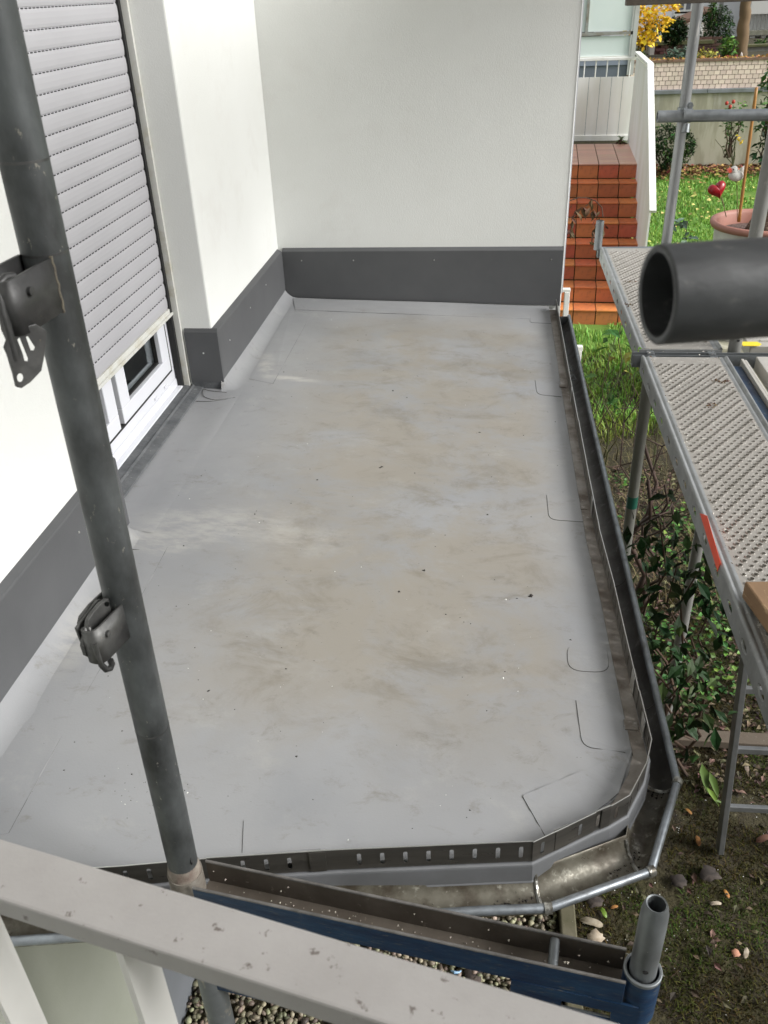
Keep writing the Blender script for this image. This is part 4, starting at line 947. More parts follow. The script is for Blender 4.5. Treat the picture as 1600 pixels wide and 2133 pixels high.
while n < 95000:
    x = random.uniform(.42,2.2); y = random.uniform(1.3,4.6); n += 1
    z = gz(x,y)
    if not inview(x,y,z) or noise.noise((x*3,y*3,7)) < -.22: continue
    blade(b, Vector((x,y,z-.002)), random.uniform(.006,.024), random.uniform(.002,.005), 1.8)
tag(b.build('moss', moss_m, kind='stuff'), 'brown green moss covering the shaded soil', 'moss')
b = MB(); n = 0
for i in range(60000):
    y = 7.0+11.6*random.random()**1.3; x = random.uniform(.3, 6.5)
    if not inview(x,y,G) or noise.noise((x*1.2,y*1.2,2)) < -.45: continue
    if y < 9.3 and x > 1.9 : pass
    blade(b, Vector((x,y,G+.0)), random.uniform(.03,.075)*(1 if y > 9.4 else 1.3), .006+.0006*y, .9)
tag(b.build('grass', grass_m, kind='stuff'), 'short green lawn grass around the steps and planter', 'grass')
# rougher yellowish grass and straw in front of the steps
b = MB(); b2 = MB()
for i in range(9000):
    x = random.uniform(.35,1.6); y = random.uniform(4.3,8.8)
    if not inview(x,y,G): continue
    k = noise.noise((x*2,y*2,11))
    if k > -.1 and y > 6.6: blade(b, Vector((x,y,gz(x,y)-.005)), random.uniform(.04,.13), .008, 1.2)
    elif random.random() < .4: blade(b2, Vector((x,y,gz(x,y)-.005)), random.uniform(.03,.12), .0035, 2.5)
tag(b.build('rough_grass', mat('rough_grass_blade',(.17,.24,.025),.6,island=.4), kind='stuff'), 'rough light green grass at the foot of the steps', 'grass')
tag(b2.build('straw', dry_m, kind='stuff'), 'dry straw coloured stalks lying on the bed', 'straw')

# leaves
def leafv(p, s, nrm=None, asp=.5, curl=.25, tip=None):
    """six point leaf folded along its rib; returns verts, faces"""
    d = Vector((random.gauss(0,1),random.gauss(0,1),random.gauss(0,.5))) if tip is None else Vector(tip); d.normalize()
    n = Vector((random.gauss(0,.5),random.gauss(0,.5),1)) if nrm is None else Vector(nrm); sd_ = d.cross(n)
    if sd_.length < 1e-3: sd_ = Vector((1,0,0))
    sd_.normalize(); n = sd_.cross(d)
    a = p; m = p+d*s*.5; e = p+d*s - n*s*curl*.5; w_ = s*asp*.5
    return [a, m+sd_*w_+n*w_*curl, m, m-sd_*w_+n*w_*curl, e, p+d*s*.25, p+d*s*.78+sd_*w_*.55, p+d*s*.78-sd_*w_*.55], [(0,2,1),(0,3,2),(1,2,4,6),(2,3,7,4)]
def scatter(b, n, cfn, s0, s1, asp=.5, down=.0, **k):
    for i in range(n):
        p = cfn()
        if p is None: continue
        tip = (random.gauss(0,1), random.gauss(0,1), random.gauss(0,.6)-down); v, f = leafv(Vector(p), random.uniform(s0,s1), asp=asp, tip=tip, **k); b.add(v, f)
def blob(c, r, hollow=.3):
    c = Vector(c)
    def fn():
        while True:
            v = Vector((random.uniform(-1,1),random.uniform(-1,1),random.uniform(-1,1)))
            if hollow < v.length < 1: break
        q = Vector((c.x+v.x*r[0], c.y+v.y*r[1], c.z+v.z*r[2]))
        return q if noise.noise(q*(2.2/max(r))) > -.22+.2*random.random() else None
    return fn
def stem(b, a, c, r0, r1, wob=.03, n=7, nn=7):
    a = Vector(a); c = Vector(c); ph = random.random()*9; L = (c-a).length
    pts = [a.lerp(c,t/n)+Vector((math.sin(ph+t*1.3),math.cos(ph*1.7+t*1.1),0))*wob*L*math.sin(math.pi*t/n) for t in range(n+1)]
    b.tube(pts, [r0+(r1-r0)*t/n for t in range(n+1)], nn); return pts
# leafy dark shrub between roof and deck
sh = thing('leafy_shrub', (.95,3.0,G), 'dark green leafy shrub growing between gutter and scaffold deck', 'shrub')
b = MB(); lb = MB(); lb2 = MB()
for (px, py, D, L) in ((1375,1090,3.2,1),(1410,1180,3.2,1),(1370,1300,3.1,1),(1455,1190,3.1,1),(1440,1330,3.0,1),(1400,1420,2.9,1),(1450,1450,3.0,1),(1345,1180,3.4,1),(1480,1270,3.2,1),(1420,1500,3.0,1)):
    tip = deep(px,py,D); base = Vector((.98+random.gauss(0,.05),3.15+random.gauss(0,.08),G))
    stem(b, base, tip, .009, .003, .06)
    scatter(lb, 38, blob(tip,(.12,.14,.16),.0), .035,.085, .45, down=.9, nrm=None)
    scatter(lb2, 9, blob(tip,(.13,.14,.13),.4), .04,.08, .5, down=.7)
b.build('stem', bark, sh, smooth='all'); lb.build('foliage', leaf_dark, sh, kind='stuff'); lb2.build('foliage', mat('leaf_shaded', (.03,.07,.014), .6, island=.5), sh, kind='stuff')
# bare brown stemmed bush
bb_ = thing('bare_bush', (.8,4.4,G), 'bush with bare reddish brown stems beside the scaffold leg', 'shrub')
b = MB(); b0 = at(1316,1270,z=G+.05)
for (px, py, D, r) in ((1345,845,4.6,.018),(1350,1000,4.4,.02),(1385,1010,4.2,.012),(1400,1050,4.2,.01),(1300,880,4.8,.008),(1380,930,4.5,.008)):
    pts = stem(b, b0+Vector((random.gauss(0,.03),random.gauss(0,.05),0)), deep(px,py,D), r, r*.45, .06, 9)
    for k in range(6):
        q = random.choice(pts[3:]); stem(b, q, q+Vector((random.gauss(0,.22),random.gauss(0,.22),random.uniform(.05,.35))), .004, .0015, .08, 5, 5)
b.build('stem', mat('red_brown_bark',(.055,.028,.018),.8,c2=(.03,.017,.012),scale=14,bump=.4,bscale=60), bb_, smooth='all')
# thin rose canes
rs = thing('rose_canes', (.75,5.2,G), 'tall thin green rose canes with few leaves beyond the gutter', 'plant')
b = MB(); lb = MB(); ly = MB()
for (px0,py0,px1,py1,r) in ((1237,920,1283,700,.005),(1262,940,1268,735,.005),(1262,900,1294,672,.0055),(1232,880,1218,722,.004),(1290,900,1300,740,.004),(1240,1010,1262,890,.004),(1230,1000,1250,830,.004),(1330,900,1315,735,.004),(1215,850,1247,765,.003),(1255,860,1284,776,.0035)):
    a = at(px0+random.uniform(-8,8),min(py0+60,1010),z=G); stem(b, a, deep(px1,py1,a.y*.93+ .25), r*1.3, r*.6, .05, 8, 6)
for c, n, m_ in (((1280,705),16,lb),((1300,745),9,ly),((1225,775),6,lb),((1260,800),8,lb),((1272,830),6,lb)):
    tip = deep(c[0],c[1],5.4); scatter(m_, n, blob(tip,(.07,.08,.10),0), .05,.10, .55, down=.8)
b.build('stem', stem_green, rs, smooth='all'); lb.build('foliage', leaf_mid, rs, kind='stuff'); ly.build('foliage', mat('leaf_olive',(.16,.15,.02),.5,island=.3), rs, kind='stuff')
# withered branch by the house corner
wb = thing('withered_branch', (.6,6.2,G), 'withered brown branch hanging before the terracotta steps', 'plant')
b = MB(); lb = MB(); A0 = [deep(px,py,5.6) for px, py in ((1256,452),(1254,432),(1240,418),(1222,412),(1205,412),(1186,418),(1178,440),(1180,470))]
b.tube(A0+[Vector((A0[-1].x-.1,A0[-1].y+.3,G))], [.004]*8+[.006], 6); b.build('stem', bark, wb)
for q, n in ((3,16),(2,12),(5,10),(6,12),(0,5)): scatter(lb, n, blob(A0[q]+Vector((0,0,-.05)),(.06,.05,.06),0), .04,.09,.4,down=1.4)
for px, py in ((1240,470),(1236,490),(1228,505),(1190,475)): scatter(lb, 5, blob(deep(px,py,5.6),(.03,.03,.04),0), .04,.08,.4,down=1.4)
lb.build('foliage', leaf_brown, wb, kind='stuff')
# ivy ground cover and litter
b = MB(); b2 = MB(); b3 = MB()
for i in range(3600):
    x = random.uniform(.42,1.9); y = random.uniform(3.4,6.0)
    if not inview(x,y,G): continue
    k = noise.noise((x*1.7,y*1.7,21)); z = gz(x,y)+random.uniform(.0,.07)
    if k > .02: v, f = leafv(Vector((x,y,z)), random.uniform(.022,.05), asp=.75, tip=(random.gauss(0,1),random.gauss(0,1),.2)); (b if random.random() < .75 else b2).add(v,f)
for i in range(9000):
    x = random.uniform(.45,2.3); y = random.uniform(1.9,6.2)
    if not inview(x,y,G) or noise.noise((x*2,y*2,31)) < -.1-.25*(y>3) or (y < 2.9 and random.random() < .9): continue
    v, f = leafv(Vector((x,y,gz(x,y)+random.uniform(.002,.03))), random.uniform(.015,.05), asp=.55, tip=(random.gauss(0,1),random.gauss(0,1),.1), curl=.5); b3.add(v,f)
tag(b.build('ground_cover', leaf_mid, kind='stuff'), 'low green creeping leaves covering the bed behind the gutter', 'ground cover')
tag(b2.build('pale_ground_cover', leaf_bright, kind='stuff'), 'light green young leaves among the creeping ground cover', 'ground cover')
litter_m = mat('leaf_litter', (.10,.075,.045), .85, island=.9); tag(b3.build('leaf_litter', litter_m, kind='stuff'), 'brown and grey leaf litter on the shaded soil', 'leaf litter')
b = MB(); b2 = MB()
for i in range(900):
    x = random.uniform(.45,1.9); y = random.uniform(1.3,3.0)
    if noise.noise((x*4,y*4,41)) > .05 or math.hypot(x-.72,y-1.6) < .25: chip(b, Vector((x,y,gz(x,y)+.004)), abs(random.gauss(0,.002))+.001)
tag(b.build('white_crumbs', crumb_w, kind='stuff'), 'white plaster crumbs sprinkled on the mossy ground', 'debris')
for i in range(500):
    x = random.uniform(1.8,6.3); y = random.uniform(9.5,17.2)
    v, f = leafv(Vector((x,y,G+.05)), random.uniform(.04,.09), asp=.7, tip=(random.gauss(0,1),random.gauss(0,1),.05)); b2.add(v,f)
tag(b2.build('lawn_leaves', mat('leaf_pale_yellow',(.60,.52,.16),.7,island=.3), kind='stuff'), 'small yellow leaves sprinkled over the lawn', 'fallen leaves')
b = MB()
for i in range(2600):
    x = random.uniform(2.6,6.6); y = 18.75-abs(random.gauss(0,.55)); v, f = leafv(Vector((x,y,G+.03+random.random()*.05)), random.uniform(.05,.11), asp=.7, tip=(random.gauss(0,1),random.gauss(0,1),.1)); b.add(v,f)
tag(b.build('wall_leaves', mat('leaf_wallside',(.24,.13,.045),.8,island=.8), kind='stuff'), 'brown autumn leaves heaped along the foot of the garden wall', 'fallen leaves')
# single fallen leaves that can be told apart
def fallen(px, py, s, m, label, ang=None, lobed=False, z=.012, group=None, curl=.4):
    p = at(px, py, z=G+z); n_ = 20; ang = random.random()*6.3 if ang is None else ang; b = MB(); vs = [Vector((0,0,0))]
    for k in range(n_):
        a = 2*math.pi*k/n_; r = s*.5*(abs(math.cos(a))**1.5*.35+.65)
        if lobed: r = s*.5*(.62+.38*random.random()*abs(math.cos(a*2.5+.3)))
        r *= random.uniform(.92,1.08); vs.append(Vector((math.cos(a)*r, math.sin(a)*r*(.85 if lobed else .52), s*curl*(abs(math.sin(a))**2)*.25+random.uniform(0,.01)*s)))
    M = Matrix.Rotation(ang,3,'Z'); vs = [M @ v for v in vs]; b.add([v for v in vs], [(0,k+1,(k+1)%n_+1) for k in range(n_)])
    o = b.build('fallen_leaf', m, smooth='all'); o.location = (p.x,p.y,gz(p.x,p.y)+z+.004); s_ = o.modifiers.new('s','SOLIDIFY'); s_.thickness = .0012
    return tag(o, label, 'leaf', group)
fallen(1232,1921,.095,leaf_white,'curled pale leaf on the moss just above the larger white one',2.9)
fallen(1242,1951,.095,leaf_white,'large white holed leaf beside the blue frame',.3,True)
fallen(1454,1752,.055,leaf_gold,'golden leaf standing out on the moss above the black leaf',1.6)
fallen(1435,1687,.040,leaf_gold,'small golden leaf between gutter corner and ladder foot',2.2)
fallen(1515,1857,.040,leaf_gold,'golden leaf right of the black lobed leaf',1.9)
fallen(1478,1822,.12,leaf_black,'big blackened lobed leaf lying on the moss',.8,True,.03)
fallen(1415,1835,.10,leaf_black,'black shrivelled leaf between spigot and lobed leaf',.2,True,.02)
fallen(1280,1887,.035,leaf_gold,'small tan leaf under the gutter corner',.4)
fallen(1535,1980,.05,mat('leaf_pink',(.45,.22,.14),.7),'small pinkish leaf at lower right on the moss',.4,True)
fallen(1556,1980,.05,leaf_white,'small cream leaf next to the pinkish leaf',1.2)
fallen(1258,1898,.05,leaf_bright,'small light green leaf beside the kerb stone',1.9)
fallen(1556,1595,.055,leaf_white,'pale yellow leaf behind the upper ladder rungs',1.5)
fallen(1492,1877,.05,leaf_white,'thin pale leaf below the black lobed leaf',.1)
fallen(1240,1876,.09,leaf_black,'dark rotting leaf against the gutter corner',.5,True)
fallen(985,2030,.11,leaf_black,'dark round leaf lying on the pebbles',.5,True,.03)
fallen(1590,1750,.08,leaf_brown,'brown curled leaf at the right edge beyond the ladder',.5)
for k, (px,py,dx,dy) in enumerate(((1462,1590,12,62),(1478,1608,18,55),(1488,1668,22,10),(1472,1640,26,40))):
    p = at(px,py,z=G+.05); q = at(px+dx,py+dy,z=G+.02); L_ = (q-p).length; d = (q-p).normalized(); sd_ = Vector((-d.y,d.x,0))*L_*.14; b = MB()
    b.add([p, p+d*L_*.35+sd_+Vector((0,0,.01)), p+d*L_*.35+Vector((0,0,.0)), p+d*L_*.35-sd_+Vector((0,0,.01)), p+d*L_*.75+sd_*.7+Vector((0,0,.01)), p+d*L_*.75, p+d*L_*.75-sd_*.7+Vector((0,0,.01)), q], [(0,2,1),(0,3,2),(1,2,5,4),(2,3,6,5),(4,5,7),(5,6,7)])
    tag(b.build('long_leaf', leaf_mid if k < 3 else leaf_bright, smooth='all'), ('upright long green leaf left of the ladder','broad long green leaf touching the ladder stile','pale underside leaf against the ladder stile','thin curled light green leaf beside the ladder')[k], 'leaf')
b = MB()
for i in range(260):
    x = random.uniform(.45,2.0); y = random.uniform(1.3,4.6); a = random.random()*3.14; L_ = random.uniform(.02,.11); z = gz(x,y)+.004
    b.tube([(x,y,z),(x+math.cos(a)*L_*.5+random.gauss(0,.004),y+math.sin(a)*L_*.5,z+.004),(x+math.cos(a)*L_,y+math.sin(a)*L_,z+.002)],[.0016,.0013,.0008],5)
tag(b.build('twigs', bark, kind='stuff'), 'small dark twigs scattered over the shaded soil', 'twigs')
b = MB()
for i in range(1500):
    x = random.uniform(.43,2.0); y = random.uniform(1.3,3.4); stone(b,(x,y,gz(x,y)),abs(random.gauss(0,.004))+.002)
tag(b.build('soil_clods', soil_m, kind='stuff'), 'small dark soil clods between the moss', 'soil')
# blue shard on the pebbles
p = at(950,2023,z=G+.03); b = MB(); b.tube([p+Vector((-.02,0,0)), p+Vector((-.005,-.008,.004)), p+Vector((.012,-.006,.002)), p+Vector((.02,.004,0))], [.002,.006,.005,.002], 8); tag(b.build('plastic_shard', mat('blue_plastic',(.25,.42,.62),.4), smooth=True), 'light blue plastic shard on the pebbles', 'litter')

# ------------------------------------------------------------------ planter with decorations
pc_ = deep(1592,457,7.0); PR_ = .415; PH = .95
pl = thing('round_planter', (pc_.x,pc_.y,pc_.z-PH), 'big round cream planter with terracotta rim and palm stump', 'planter')
def lathe(prof, c, n=48):
    b = MB(); b.rings([[ (c.x+r*math.cos(2*math.pi*k/n), c.y+r*math.sin(2*math.pi*k/n), c.z+z) for k in range(n)] for r, z in prof], closed=True); return b
lathe([(PR_*.70,-PH),(PR_*.84,-.5),(PR_*.90,-.06)], pc_).build('wall', pot_white, pl, smooth='all')
lathe([(PR_*.88,-.06),(PR_*.97,-.055),(PR_*1.0,-.03),(PR_*.99,-.008),(PR_*.95,0),(PR_*.90,-.008),(PR_*.87,-.03),(PR_*.86,-.16)], pc_).build('rim', pot_rim, pl, smooth='all')
lathe([(.001,-.10),(PR_*.86,-.11)], pc_).build('potting_soil', mat('potting_soil',(.06,.035,.028),.95,c2=(.20,.14,.12),scale=40,bump=1,bscale=60,bdist=.02), pl)
b = MB(); s0 = pc_+Vector((-.02,-.05,-.12)); s1 = s0+Vector((.22,.05,.52)); b.tube([s0.lerp(s1,t/8) for t in range(9)], [.14,.135,.125,.12,.115,.11,.11,.11,.11], 16); b.build('palm_stump', mat('palm_fibre',(.10,.065,.045),.95,c2=(.30,.22,.15),scale=30,stretch=(1,1,3),mixlo=.5,mixhi=.65,bump=1,bscale=50,bdist=.02), pl, smooth='all')
b = MB(); b.box((pc_.x-.4,pc_.y-.4,G),(pc_.x+.4,pc_.y+.4,pc_.z-PH-.001)); tag(b.build('planter_plinth', concrete, bevel=.01), 'low concrete plinth carrying the round planter', 'plinth')
yh = pc_.y-.12
hb = at(1513,452,y=yh); ht = at(1503,410,y=yh); hc = at(1494,395,y=yh)
hs_ = thing('heart_pick', hb, 'glossy red heart on a thin wire stuck in the planter', 'ornament')
b = MB(); b.tube([hb, ht], .004, 6); b.build('wire', mat('rusty_wire',(.12,.08,.03),.6), hs_)
b = MB(); N1, N2 = 28, 12; sc = .0046
def hx(t): return 16*math.sin(t)**3, 13*math.cos(t)-5*math.cos(2*t)-2*math.cos(3*t)-math.cos(4*t)
rows = []
for j in range(N2+1):
    ph = math.pi*j/N2; k = math.sin(ph); dpt = math.cos(ph)
    rows.append([Vector((hx(2*math.pi*i/N1)[0]*sc*k, dpt*.045, hx(2*math.pi*i/N1)[1]*sc*k)) for i in range(N1)])
Rh = Matrix.Rotation(R(-22),3,'Y') @ Matrix.Rotation(R(12),3,'Z')
b.rings([[hc + Rh @ q for q in r_] for r_ in rows], closed=True); b.build('heart', red_m, hs_, smooth='all')
# bird
bb = at(1536,462,y=yh+.05); bc = at(1535,361,y=yh+.05); sc = bc.y/1793
bi = thing('bird_pick', bb, 'white bird figure with red beak on a thin wire', 'ornament')
b = MB(); b.tube([bb, bc], .003, 6); b.build('wire', bpy.data.materials['rusty_wire'], bi)
Pb = lambda px, py, dy=0: at(px, py, y=yh+.05+dy)
def ellip(c, rx, ry, rz_, rot=0, n=18, m=12):
    b = MB(); M = Matrix.Rotation(rot,3,'Y'); b.rings([[c + M @ Vector((rx*math.sin(math.pi*j/m)*math.cos(2*math.pi*i/n), ry*math.sin(math.pi*j/m)*math.sin(2*math.pi*i/n), rz_*math.cos(math.pi*j/m))) for i in range(n)] for j in range(m+1)], closed=True); return b
px_m = 7.0/1793
b = ellip(Pb(1533,366), 15*px_m, .035, 11*px_m, R(8)); e_ = ellip(Pb(1529,355), 8*px_m, .03, 9*px_m); b.add(e_.v, e_.f)
b.prism([Pb(1540,366,-.008),Pb(1537,357,-.008),Pb(1552,345,-.008),Pb(1553,352,-.008),Pb(1550,365,-.008)], (0,.016,0)); b.build('body', bird_m, bi, smooth='all')
b = MB(); b.prism([Pb(1523,351,-.028),Pb(1517,355,-.028),Pb(1520,361,-.028),Pb(1525,358,-.028)], (0,.05,0)); b.build('beak', mat('coral_beak',(.75,.10,.06),.5), bi)
b = ellip(Pb(1528,353,-.032), .006, .004, .006); b.build('eye', black_m, bi)
c0 = at(1539,462,y=yh); c1 = at(1576,182,y=yh+.05)
b = MB(); K = 14; b.tube([c0.lerp(c1,t/K) for t in range(K+1)], [.0115 if t % 3 else .0135 for t in range(K+1)], 10); tag(b.build('bamboo_cane', bamboo_m, smooth='all'), 'tall brown bamboo cane stuck in the planter', 'cane')
# sprig of leaves by the far deck end
sg = thing('leafy_sprig', (1.25,5.3,G), 'grey green leafy sprig rising behind the far deck end', 'plant')
b = MB(); lb = MB(); t0 = deep(1432,462,5.4); stem(b, Vector((t0.x,t0.y,G)), t0, .006,.003,.01)
for px, py in ((1406,468),(1412,466),(1420,464),(1400,476),(1426,490),(1436,495),(1432,500)): scatter(lb, 4, blob(deep(px,py,5.4),(.02,.02,.02),0), .04,.075,.6)
b.build('stem', stem_green, sg); lb.build('foliage', leaf_blue, sg, kind='stuff')

# ------------------------------------------------------------------ garden wall, brick parapet and what stands on the upper terrace
YG = 18.8
def atg(px, py, dy=0): return at(px, py, y=YG+dy)
gw_ = thing('garden_wall', (4.5,YG+.1,G), 'stained concrete retaining wall with grey coping behind the lawn', 'wall')
dzx = (-.085+.047)/2.315
def slab(x0,x1,y0,y1,z0,z1): return MB().box((x0,y0,z0),(x1,y1,z1))
slab(-2,16,YG,YG+.24,G-.1,-.615).build('wall', concrete, gw_)
for k in range(14): 
    o = slab(-1+1.0*k,-1+1.0*k+.992,YG-.04,YG+.26,-.615,-.545).build('coping_stone', coping_m, gw_, bevel=.006)
bw_ = thing('brick_parapet', (4.5,YG+.12,-.545), 'pale pink brick parapet wall above the concrete wall', 'wall')
slab(-2,16,YG+.068,YG+.2,-.545,-.075).build('mortar_core', mortar_m, bw_)
BWd, BH = .110, .078
bm_ = MB().box((-BWd/2+.005,0,.004),(BWd/2-.005,.03,BH-.004)).mesh('brick', brick_pale)
cnt = 0
for r_ in range(6):
    for i in range(34):
        x = 2.55 + BWd*i + (BWd/2 if r_ % 2 else 0)
        o = bpy.data.objects.new('brick', bm_); col.objects.link(o); o.parent = bw_; o.location = Vector((x, YG+.04+random.uniform(-.002,.002), -.545+BH*r_))-bw_.location
b = MB(); b.box((-2,YG+.02,-.077),(16,YG+.25,-.035)); b.build('coping', mat('brown_coping',(.16,.10,.075),.9,c2=(.24,.15,.10),scale=9), bw_)
b = MB()
for i in range(700):
    v, f = leafv(Vector((random.uniform(2.4,6.5), YG+random.uniform(.03,.25), -.03)), random.uniform(.03,.06), asp=.7); b.add(v,f)
tag(b.build('coping_leaves', leaf_ochre, kind='stuff'), 'orange leaves lying on top of the brick parapet', 'fallen leaves')
b = MB(); b.box((-30,YG+.2,-.6),(60,200,-.12)); b.build('upper_terrace', soil_m, kind='structure')
# old brick boundary wall and grey wall on the terrace
ob = thing('old_brick_wall', (4.0,21.5,-.1), 'dark red old brick wall with mossy top on the terrace', 'wall')
Y2 = 21.5; q0 = at(1360,128,y=Y2); q1 = at(1360,90,y=Y2); q2 = at(1436,95,y=Y2)
slab(q0.x,q2.x,Y2+.02,Y2+.3,-.3,q1.z-.04).build('wall_core', dark_brick, ob)
ob_me = MB().box((0,0,0),(.20,.03,.05)).mesh('brick', dark_brick)
for r_ in range(8):
    for i in range(6):
        o = bpy.data.objects.new('brick', ob_me); col.objects.link(o); o.parent = ob; o.location = Vector((q0.x+.03+.21*i+(.1 if r_%2 else 0), Y2-.012, -.30+.062*r_))-ob.location
slab(q0.x-.05,q2.x+.5,Y2-.03,Y2+.33,q1.z-.04,q1.z+.02).build('mossy_top', mat('moss_top',(.07,.08,.03),.95,c2=(.12,.11,.05),scale=9), ob)
slab(q0.x-.09,q0.x+.0,Y2-.05,Y2+.2,-.3,q1.z-.05).build('end_post', mat('pale_post',(.38,.36,.33),.9), ob)
gw2 = thing('grey_terrace_wall', (6,21.6,-.1), 'weathered grey concrete wall right of the old bricks', 'wall')
q3 = at(1455,98,y=Y2); q4 = at(1600,102,y=Y2)
slab(q2.x,12,Y2+.04,Y2+.25,-.4,q3.z-.03).build('wall', mat('grey_conc',(.22,.215,.195),.9,c2=(.13,.13,.10),scale=4,c3=(.30,.295,.27),s3=14), gw2); slab(q2.x+.5,12,Y2,Y2+.3,q3.z-.03,q3.z+.01).build('coping', bpy.data.materials['moss_top'], gw2)
lw = at(1325,90,y=Y2); slab(lw.x-2,q0.x-.1,Y2+.3,Y2+.5,-.4,q1.z-.0).build('pale_side_wall', concrete, None)
tag(bpy.data.objects['pale_side_wall'], 'pale overgrown wall left of the dark bricks', 'wall')
# house far behind
YH = 27.0
fh = thing('white_far_house', (6,YH,0), 'white rendered house with white framed windows beyond the garden', 'building')
slab(3.0,12,YH,YH+6,-.5,7).build('wall', render_white, fh)
def win(px0,py0,px1,py1,cols,name='window',yy=None):
    yy = yy or YH; a = at(px0,py1,y=yy); c = at(px1,py0,y=yy); b = MB(); t = .07
    b.box((a.x-t,yy-.05,a.z-t),(c.x+t,yy-.0,c.z+t)); o = b.build(name, white_wood, fh)
    n = cols; wd = (c.x-a.x)/n
    for k in range(n):
        g = MB().box((a.x+wd*k+.03,yy-.06,a.z+.02),(a.x+wd*(k+1)-.03,yy-.052,c.z-.02)).build('pane', mat('far_pane%s' % ('_grey'), (.16,.17,.19), .15), None); g.parent = o
    return o
win(1411,-30,1446,22,2); win(1407,30,1436,37,1)
sb0 = at(1405,43,y=YH); slab(sb0.x-.1,at(1440,43,y=YH).x,YH-.1,YH,sb0.z-.08,sb0.z).build('sill', white_wood, fh)
dp = at(1500,20,y=YH); slab(dp.x-.04,dp.x+.05,YH-.09,YH-.001,-.4,7).build('downpipe', mat('grey_pipe',(.33,.32,.30),.6), fh)
# right part: recessed balcony with vertical bars
bx0 = at(1562,30,y=YH-1).x; slab(bx0,14,YH-1,YH-.9,at(1580,29,y=YH-1).z,7).build('balcony_front', mat('pale_panel',(.50,.50,.47),.8), fh)
slab(bx0,14,YH-.8,YH-.7,at(1580,64,y=YH-1).z,at(1580,30,y=YH-1).z).build('balcony_back', mat('balcony_grey',(.52,.52,.50),.9), fh)
zb0, zb1 = at(1580,63,y=YH-1).z, at(1580,31,y=YH-1).z
for k in range(16):
    b = MB(); b.box((bx0+.02+.095*k,YH-1.02,zb0),(bx0+.045+.095*k,YH-1,zb1)); b.build('bar', mat('bar_grey',(.16,.16,.15),.6) if k == 0 else bpy.data.materials['bar_grey'], fh)
slab(bx0-.1,14,YH-1.15,YH-.7,zb0-.1,zb0).build('balcony_slab', mat('mossy_slab',(.14,.14,.10),.9,c2=(.25,.25,.2),scale=8), fh)
for px in (1568,1590):
    q = at(px,75,y=YH-1); slab(q.x-.05,q.x+.06,YH-1,YH-.9,-.5,zb0-.1).build('balcony_post', white_wood, fh)
for k in range(3): slab(bx0-.3+.25*k,14,YH-1.6+.3*k,YH-1.4+.3*k,-.6+.18*k,-.55+.18*k).build('garden_step', bpy.data.materials['mossy_slab'], fh)
# shed with gable near the ivy
sd0 = at(1427,55,y=24); shed = thing('garden_shed', (sd0.x,24,-.3), 'small shed with white door and red brown roof beside the ivy', 'shed')
slab(sd0.x,sd0.x+.7,24,25,-.5,at(1430,50,y=24).z).build('wall', mat('tan_wall',(.36,.33,.28),.9), shed)
slab(sd0.x+.05,sd0.x+.42,23.97,23.995,at(1430,88,y=24).z,at(1430,52,y=24).z).build('door', white_wood, shed); slab(sd0.x+.13,sd0.x+.34,23.95,23.968,at(1430,70,y=24).z,at(1430,57,y=24).z).build('pane', bpy.data.materials['far_pane_grey'], shed)
b = MB(); r0_ = at(1395,52,y=23.8); r1_ = at(1440,32,y=23.8); b.beam(r0_, r1_+Vector((.4,0,.12)), 1.4, .08); b.build('roof', mat('red_brown_roof',(.20,.10,.06),.9,c2=(.12,.07,.05),scale=9), shed)
# trees and bushes
def bush(name, label, cx, cy, Y, rpx, rpy, m, n, s0, s1, cat='bush', group=None, m2=None, trunk=True, asp=.5, hollow=.35):
    c = at(cx, cy, y=Y); k = (c-EYE).length/FPX*.97
    t = thing(name, (c.x,Y,c.z-rpy*k), label, cat, group)
    lb = MB(); scatter(lb, n, blob(c,(rpx*k,rpx*k*.8,rpy*k),hollow), s0, s1, asp); lb.build('foliage', m, t, kind='stuff')
    if m2: lb = MB(); scatter(lb, n//4, blob(c,(rpx*k,rpx*k*.8,rpy*k),.7), s0, s1, asp); lb.build('foliage', m2, t, kind='stuff')
    if trunk:
        b = MB(); base = Vector((c.x,Y,c.z-rpy*k*1.05))
        for j in range(5): stem(b, base+Vector((random.gauss(0,.04),0,0)), c+Vector((random.gauss(0,rpx*k*.5),random.gauss(0,.1),random.uniform(-.2,.6)*rpy*k)), .02, .006, .05)
        b.build('stem', bark, t)
    return t
bush('boxwood_bush','round dark green bush against the concrete garden wall',1388,306,18.0,56,40,leaf_dark,3800,.04,.08,m2=leaf_mid,hollow=.2)
bush('rose_bush','tall thin rose bush with red flowers before the garden wall',1528,262,17.6,20,52,leaf_mid,260,.05,.10,asp=.6,hollow=0)
rb_ = bpy.data.objects['rose_bush']
for px, py in ((1514,215),(1528,212),(1521,222)):
    q = at(px,py,y=17.4); e = ellip(q,.03,.03,.035,0,8,6); e.build('flower', mat('rose_red',(.42,.03,.02),.6) if 'rose_red' not in bpy.data.materials else bpy.data.materials['rose_red'], rb_, smooth='all')
for px, py in ((1546,213),(1550,220),(1541,292),(1544,296),(1540,288)):
    q = at(px,py,y=17.4); b = MB(); scatter(b, 8, blob(q,(.05,.05,.05),0), .04,.08,.7); b.build('foliage', leaf_yellow if py > 280 else leaf_bright, rb_, kind='stuff')
b = MB(); bs = at(1527,345,y=17.6)
for px, py in ((1528,220),(1515,225),(1545,225),(1530,260),(1490,290)): stem(b, bs, at(px,py,y=17.6), .010,.004,.04)
b.build('stem', stem_green, rb_)
bush('rhododendron','large leaved evergreen at the right picture edge by the wall',1606,205,15.5,22,60,leaf_mid,220,.10,.18,asp=.4,m2=leaf_blue,hollow=0)
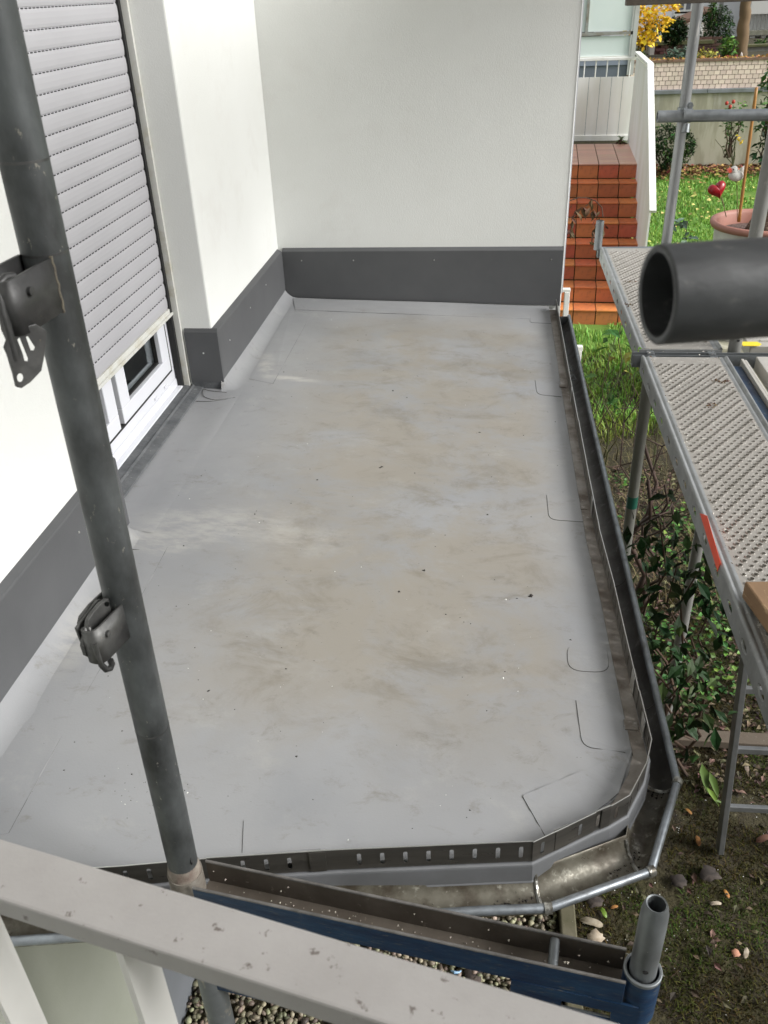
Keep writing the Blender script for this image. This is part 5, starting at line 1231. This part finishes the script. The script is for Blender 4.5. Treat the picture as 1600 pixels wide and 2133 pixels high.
bush('rhododendron','dark low evergreen at the right edge near the wall foot',1604,312,15.0,24,32,leaf_dark,260,.10,.16,asp=.4,hollow=0)
bush('yellow_tree','tree with bright yellow autumn leaves behind the porch',1344,42,20.2,38,46,leaf_yellow,900,.08,.15,'tree',asp=.55,hollow=0)
bush('yellow_tree','small yellow leaf spray near the far window',1395,10,20.0,26,10,leaf_yellow,150,.08,.14,'tree',trunk=False,hollow=0)
bush('yellow_spray','yellow leaf cluster hanging left of the ivy',1392,45,20.0,8,9,leaf_yellow,60,.07,.12,'branch',trunk=False,hollow=0)
bush('yellow_spray','lowest yellow leaf cluster over the old bricks',1361,82,20.0,8,9,leaf_yellow,50,.07,.12,'branch',trunk=False,hollow=0)
bush('ivy_mound','dark ivy mound on the terrace beside the shed',1407,68,21.0,23,24,leaf_dark,1500,.05,.10,m2=leaf_dark)
bush('conifer_bush','dense green conifer bush before the far house',1490,62,22.5,30,38,leaf_dark,2600,.05,.11,m2=leaf_mid,asp=.35)
bush('conifer_bush','slim pointed tip of a green conifer above the bush',1482,28,22.5,9,22,leaf_mid,420,.05,.11,asp=.35)
bush('olive_shrub','light green fern like shrub beside the tree trunk',1516,100,20.4,14,18,leaf_bright,380,.06,.12)
bush('sage_plant','blue green sage plant behind the brick parapet',1405,116,19.6,20,14,leaf_blue,380,.05,.10)
bush('sage_plant','blue green sage plant next to the scaffold upright',1432,114,19.6,12,16,leaf_blue,220,.05,.10)
bush('yellow_shrub','yellow green low shrub right of the scaffold upright',1471,117,19.6,20,12,mat('leaf_lime',(.38,.36,.05),.6,island=.4),420,.04,.08)
bush('red_shrub','low rusty red plants along the parapet',1510,124,19.4,24,6,leaf_red,380,.04,.08,trunk=False)
bush('green_hedge','thin green climbing plant left of the old bricks',1328,108,20.8,12,22,leaf_mid,300,.05,.10)
bush('porch_shrub','mixed green shrub under the yellow tree',1365,60,23,20,16,leaf_mid,300,.06,.12)
bush('terrace_shrub','small green shrub beside the balcony post',1585,92,23,10,7,leaf_mid,160,.06,.12)
bush('landing_weed','yellow green weed in the corner of the landing',1293,292,13.0,4,9,leaf_bright,60,.03,.07)
# pine trunk and gnome-like stone
pt = thing('pine_tree', at(1541,128,y=20.6), 'thick brown pine trunk on the terrace with bark fissures', 'tree')
a = at(1541,130,y=20.6); c = at(1561,-60,y=20.6); b = MB(); K = 16; D_ = [c-a]; b.tube([a.lerp(c,t/K)+Vector((.012*math.sin(t*1.7),0,0)) for t in range(K+1)], [.135-.003*t+.006*math.sin(t*2.3) for t in range(K+1)], 20); b.build('trunk', pine_bark, pt, smooth='all')
lb = MB(); scatter(lb, 1500, blob(c+Vector((.1,0,3.6)),(2.2,2.2,1.6),0), .1,.25,.3); lb.build('crown', leaf_dark, pt, kind='stuff')
a2 = c+Vector((.1,0,3.4)); b = MB(); b.tube([c, a2], [.09,.05], 12); b.build('trunk', pine_bark, pt)
q = at(1543,122,y=19.1); e = ellip(q+Vector((0,0,.0)),.04,.04,.06,0,10,8); e.tube([q+Vector((0,0,.04)),q+Vector((.0,0,.11))],[.032,.004],10); tag(e.build('stone_figure', mat('pale_stone',(.55,.50,.46),.8), smooth='all'), 'small pale pointed stone figure on the brick parapet', 'ornament')

# ------------------------------------------------------------------ apply the wedge holes once, so that the cutter objects are not needed
dg = None
for o, co in cutters: col.objects.link(co)
if cutters:
    bpy.context.view_layer.update(); dg = bpy.context.evaluated_depsgraph_get(); done = {}
    for o in {c_[0] for c_ in cutters}:
        ev = o.evaluated_get(dg); me = bpy.data.meshes.new_from_object(ev); done[o] = me
    for o, me in done.items(): o.modifiers.clear(); o.data = me
    for o, co in cutters: bpy.data.objects.remove(co, do_unlink=True)
for o in bpy.data.objects:
    if '_local' in o: del o['_local']
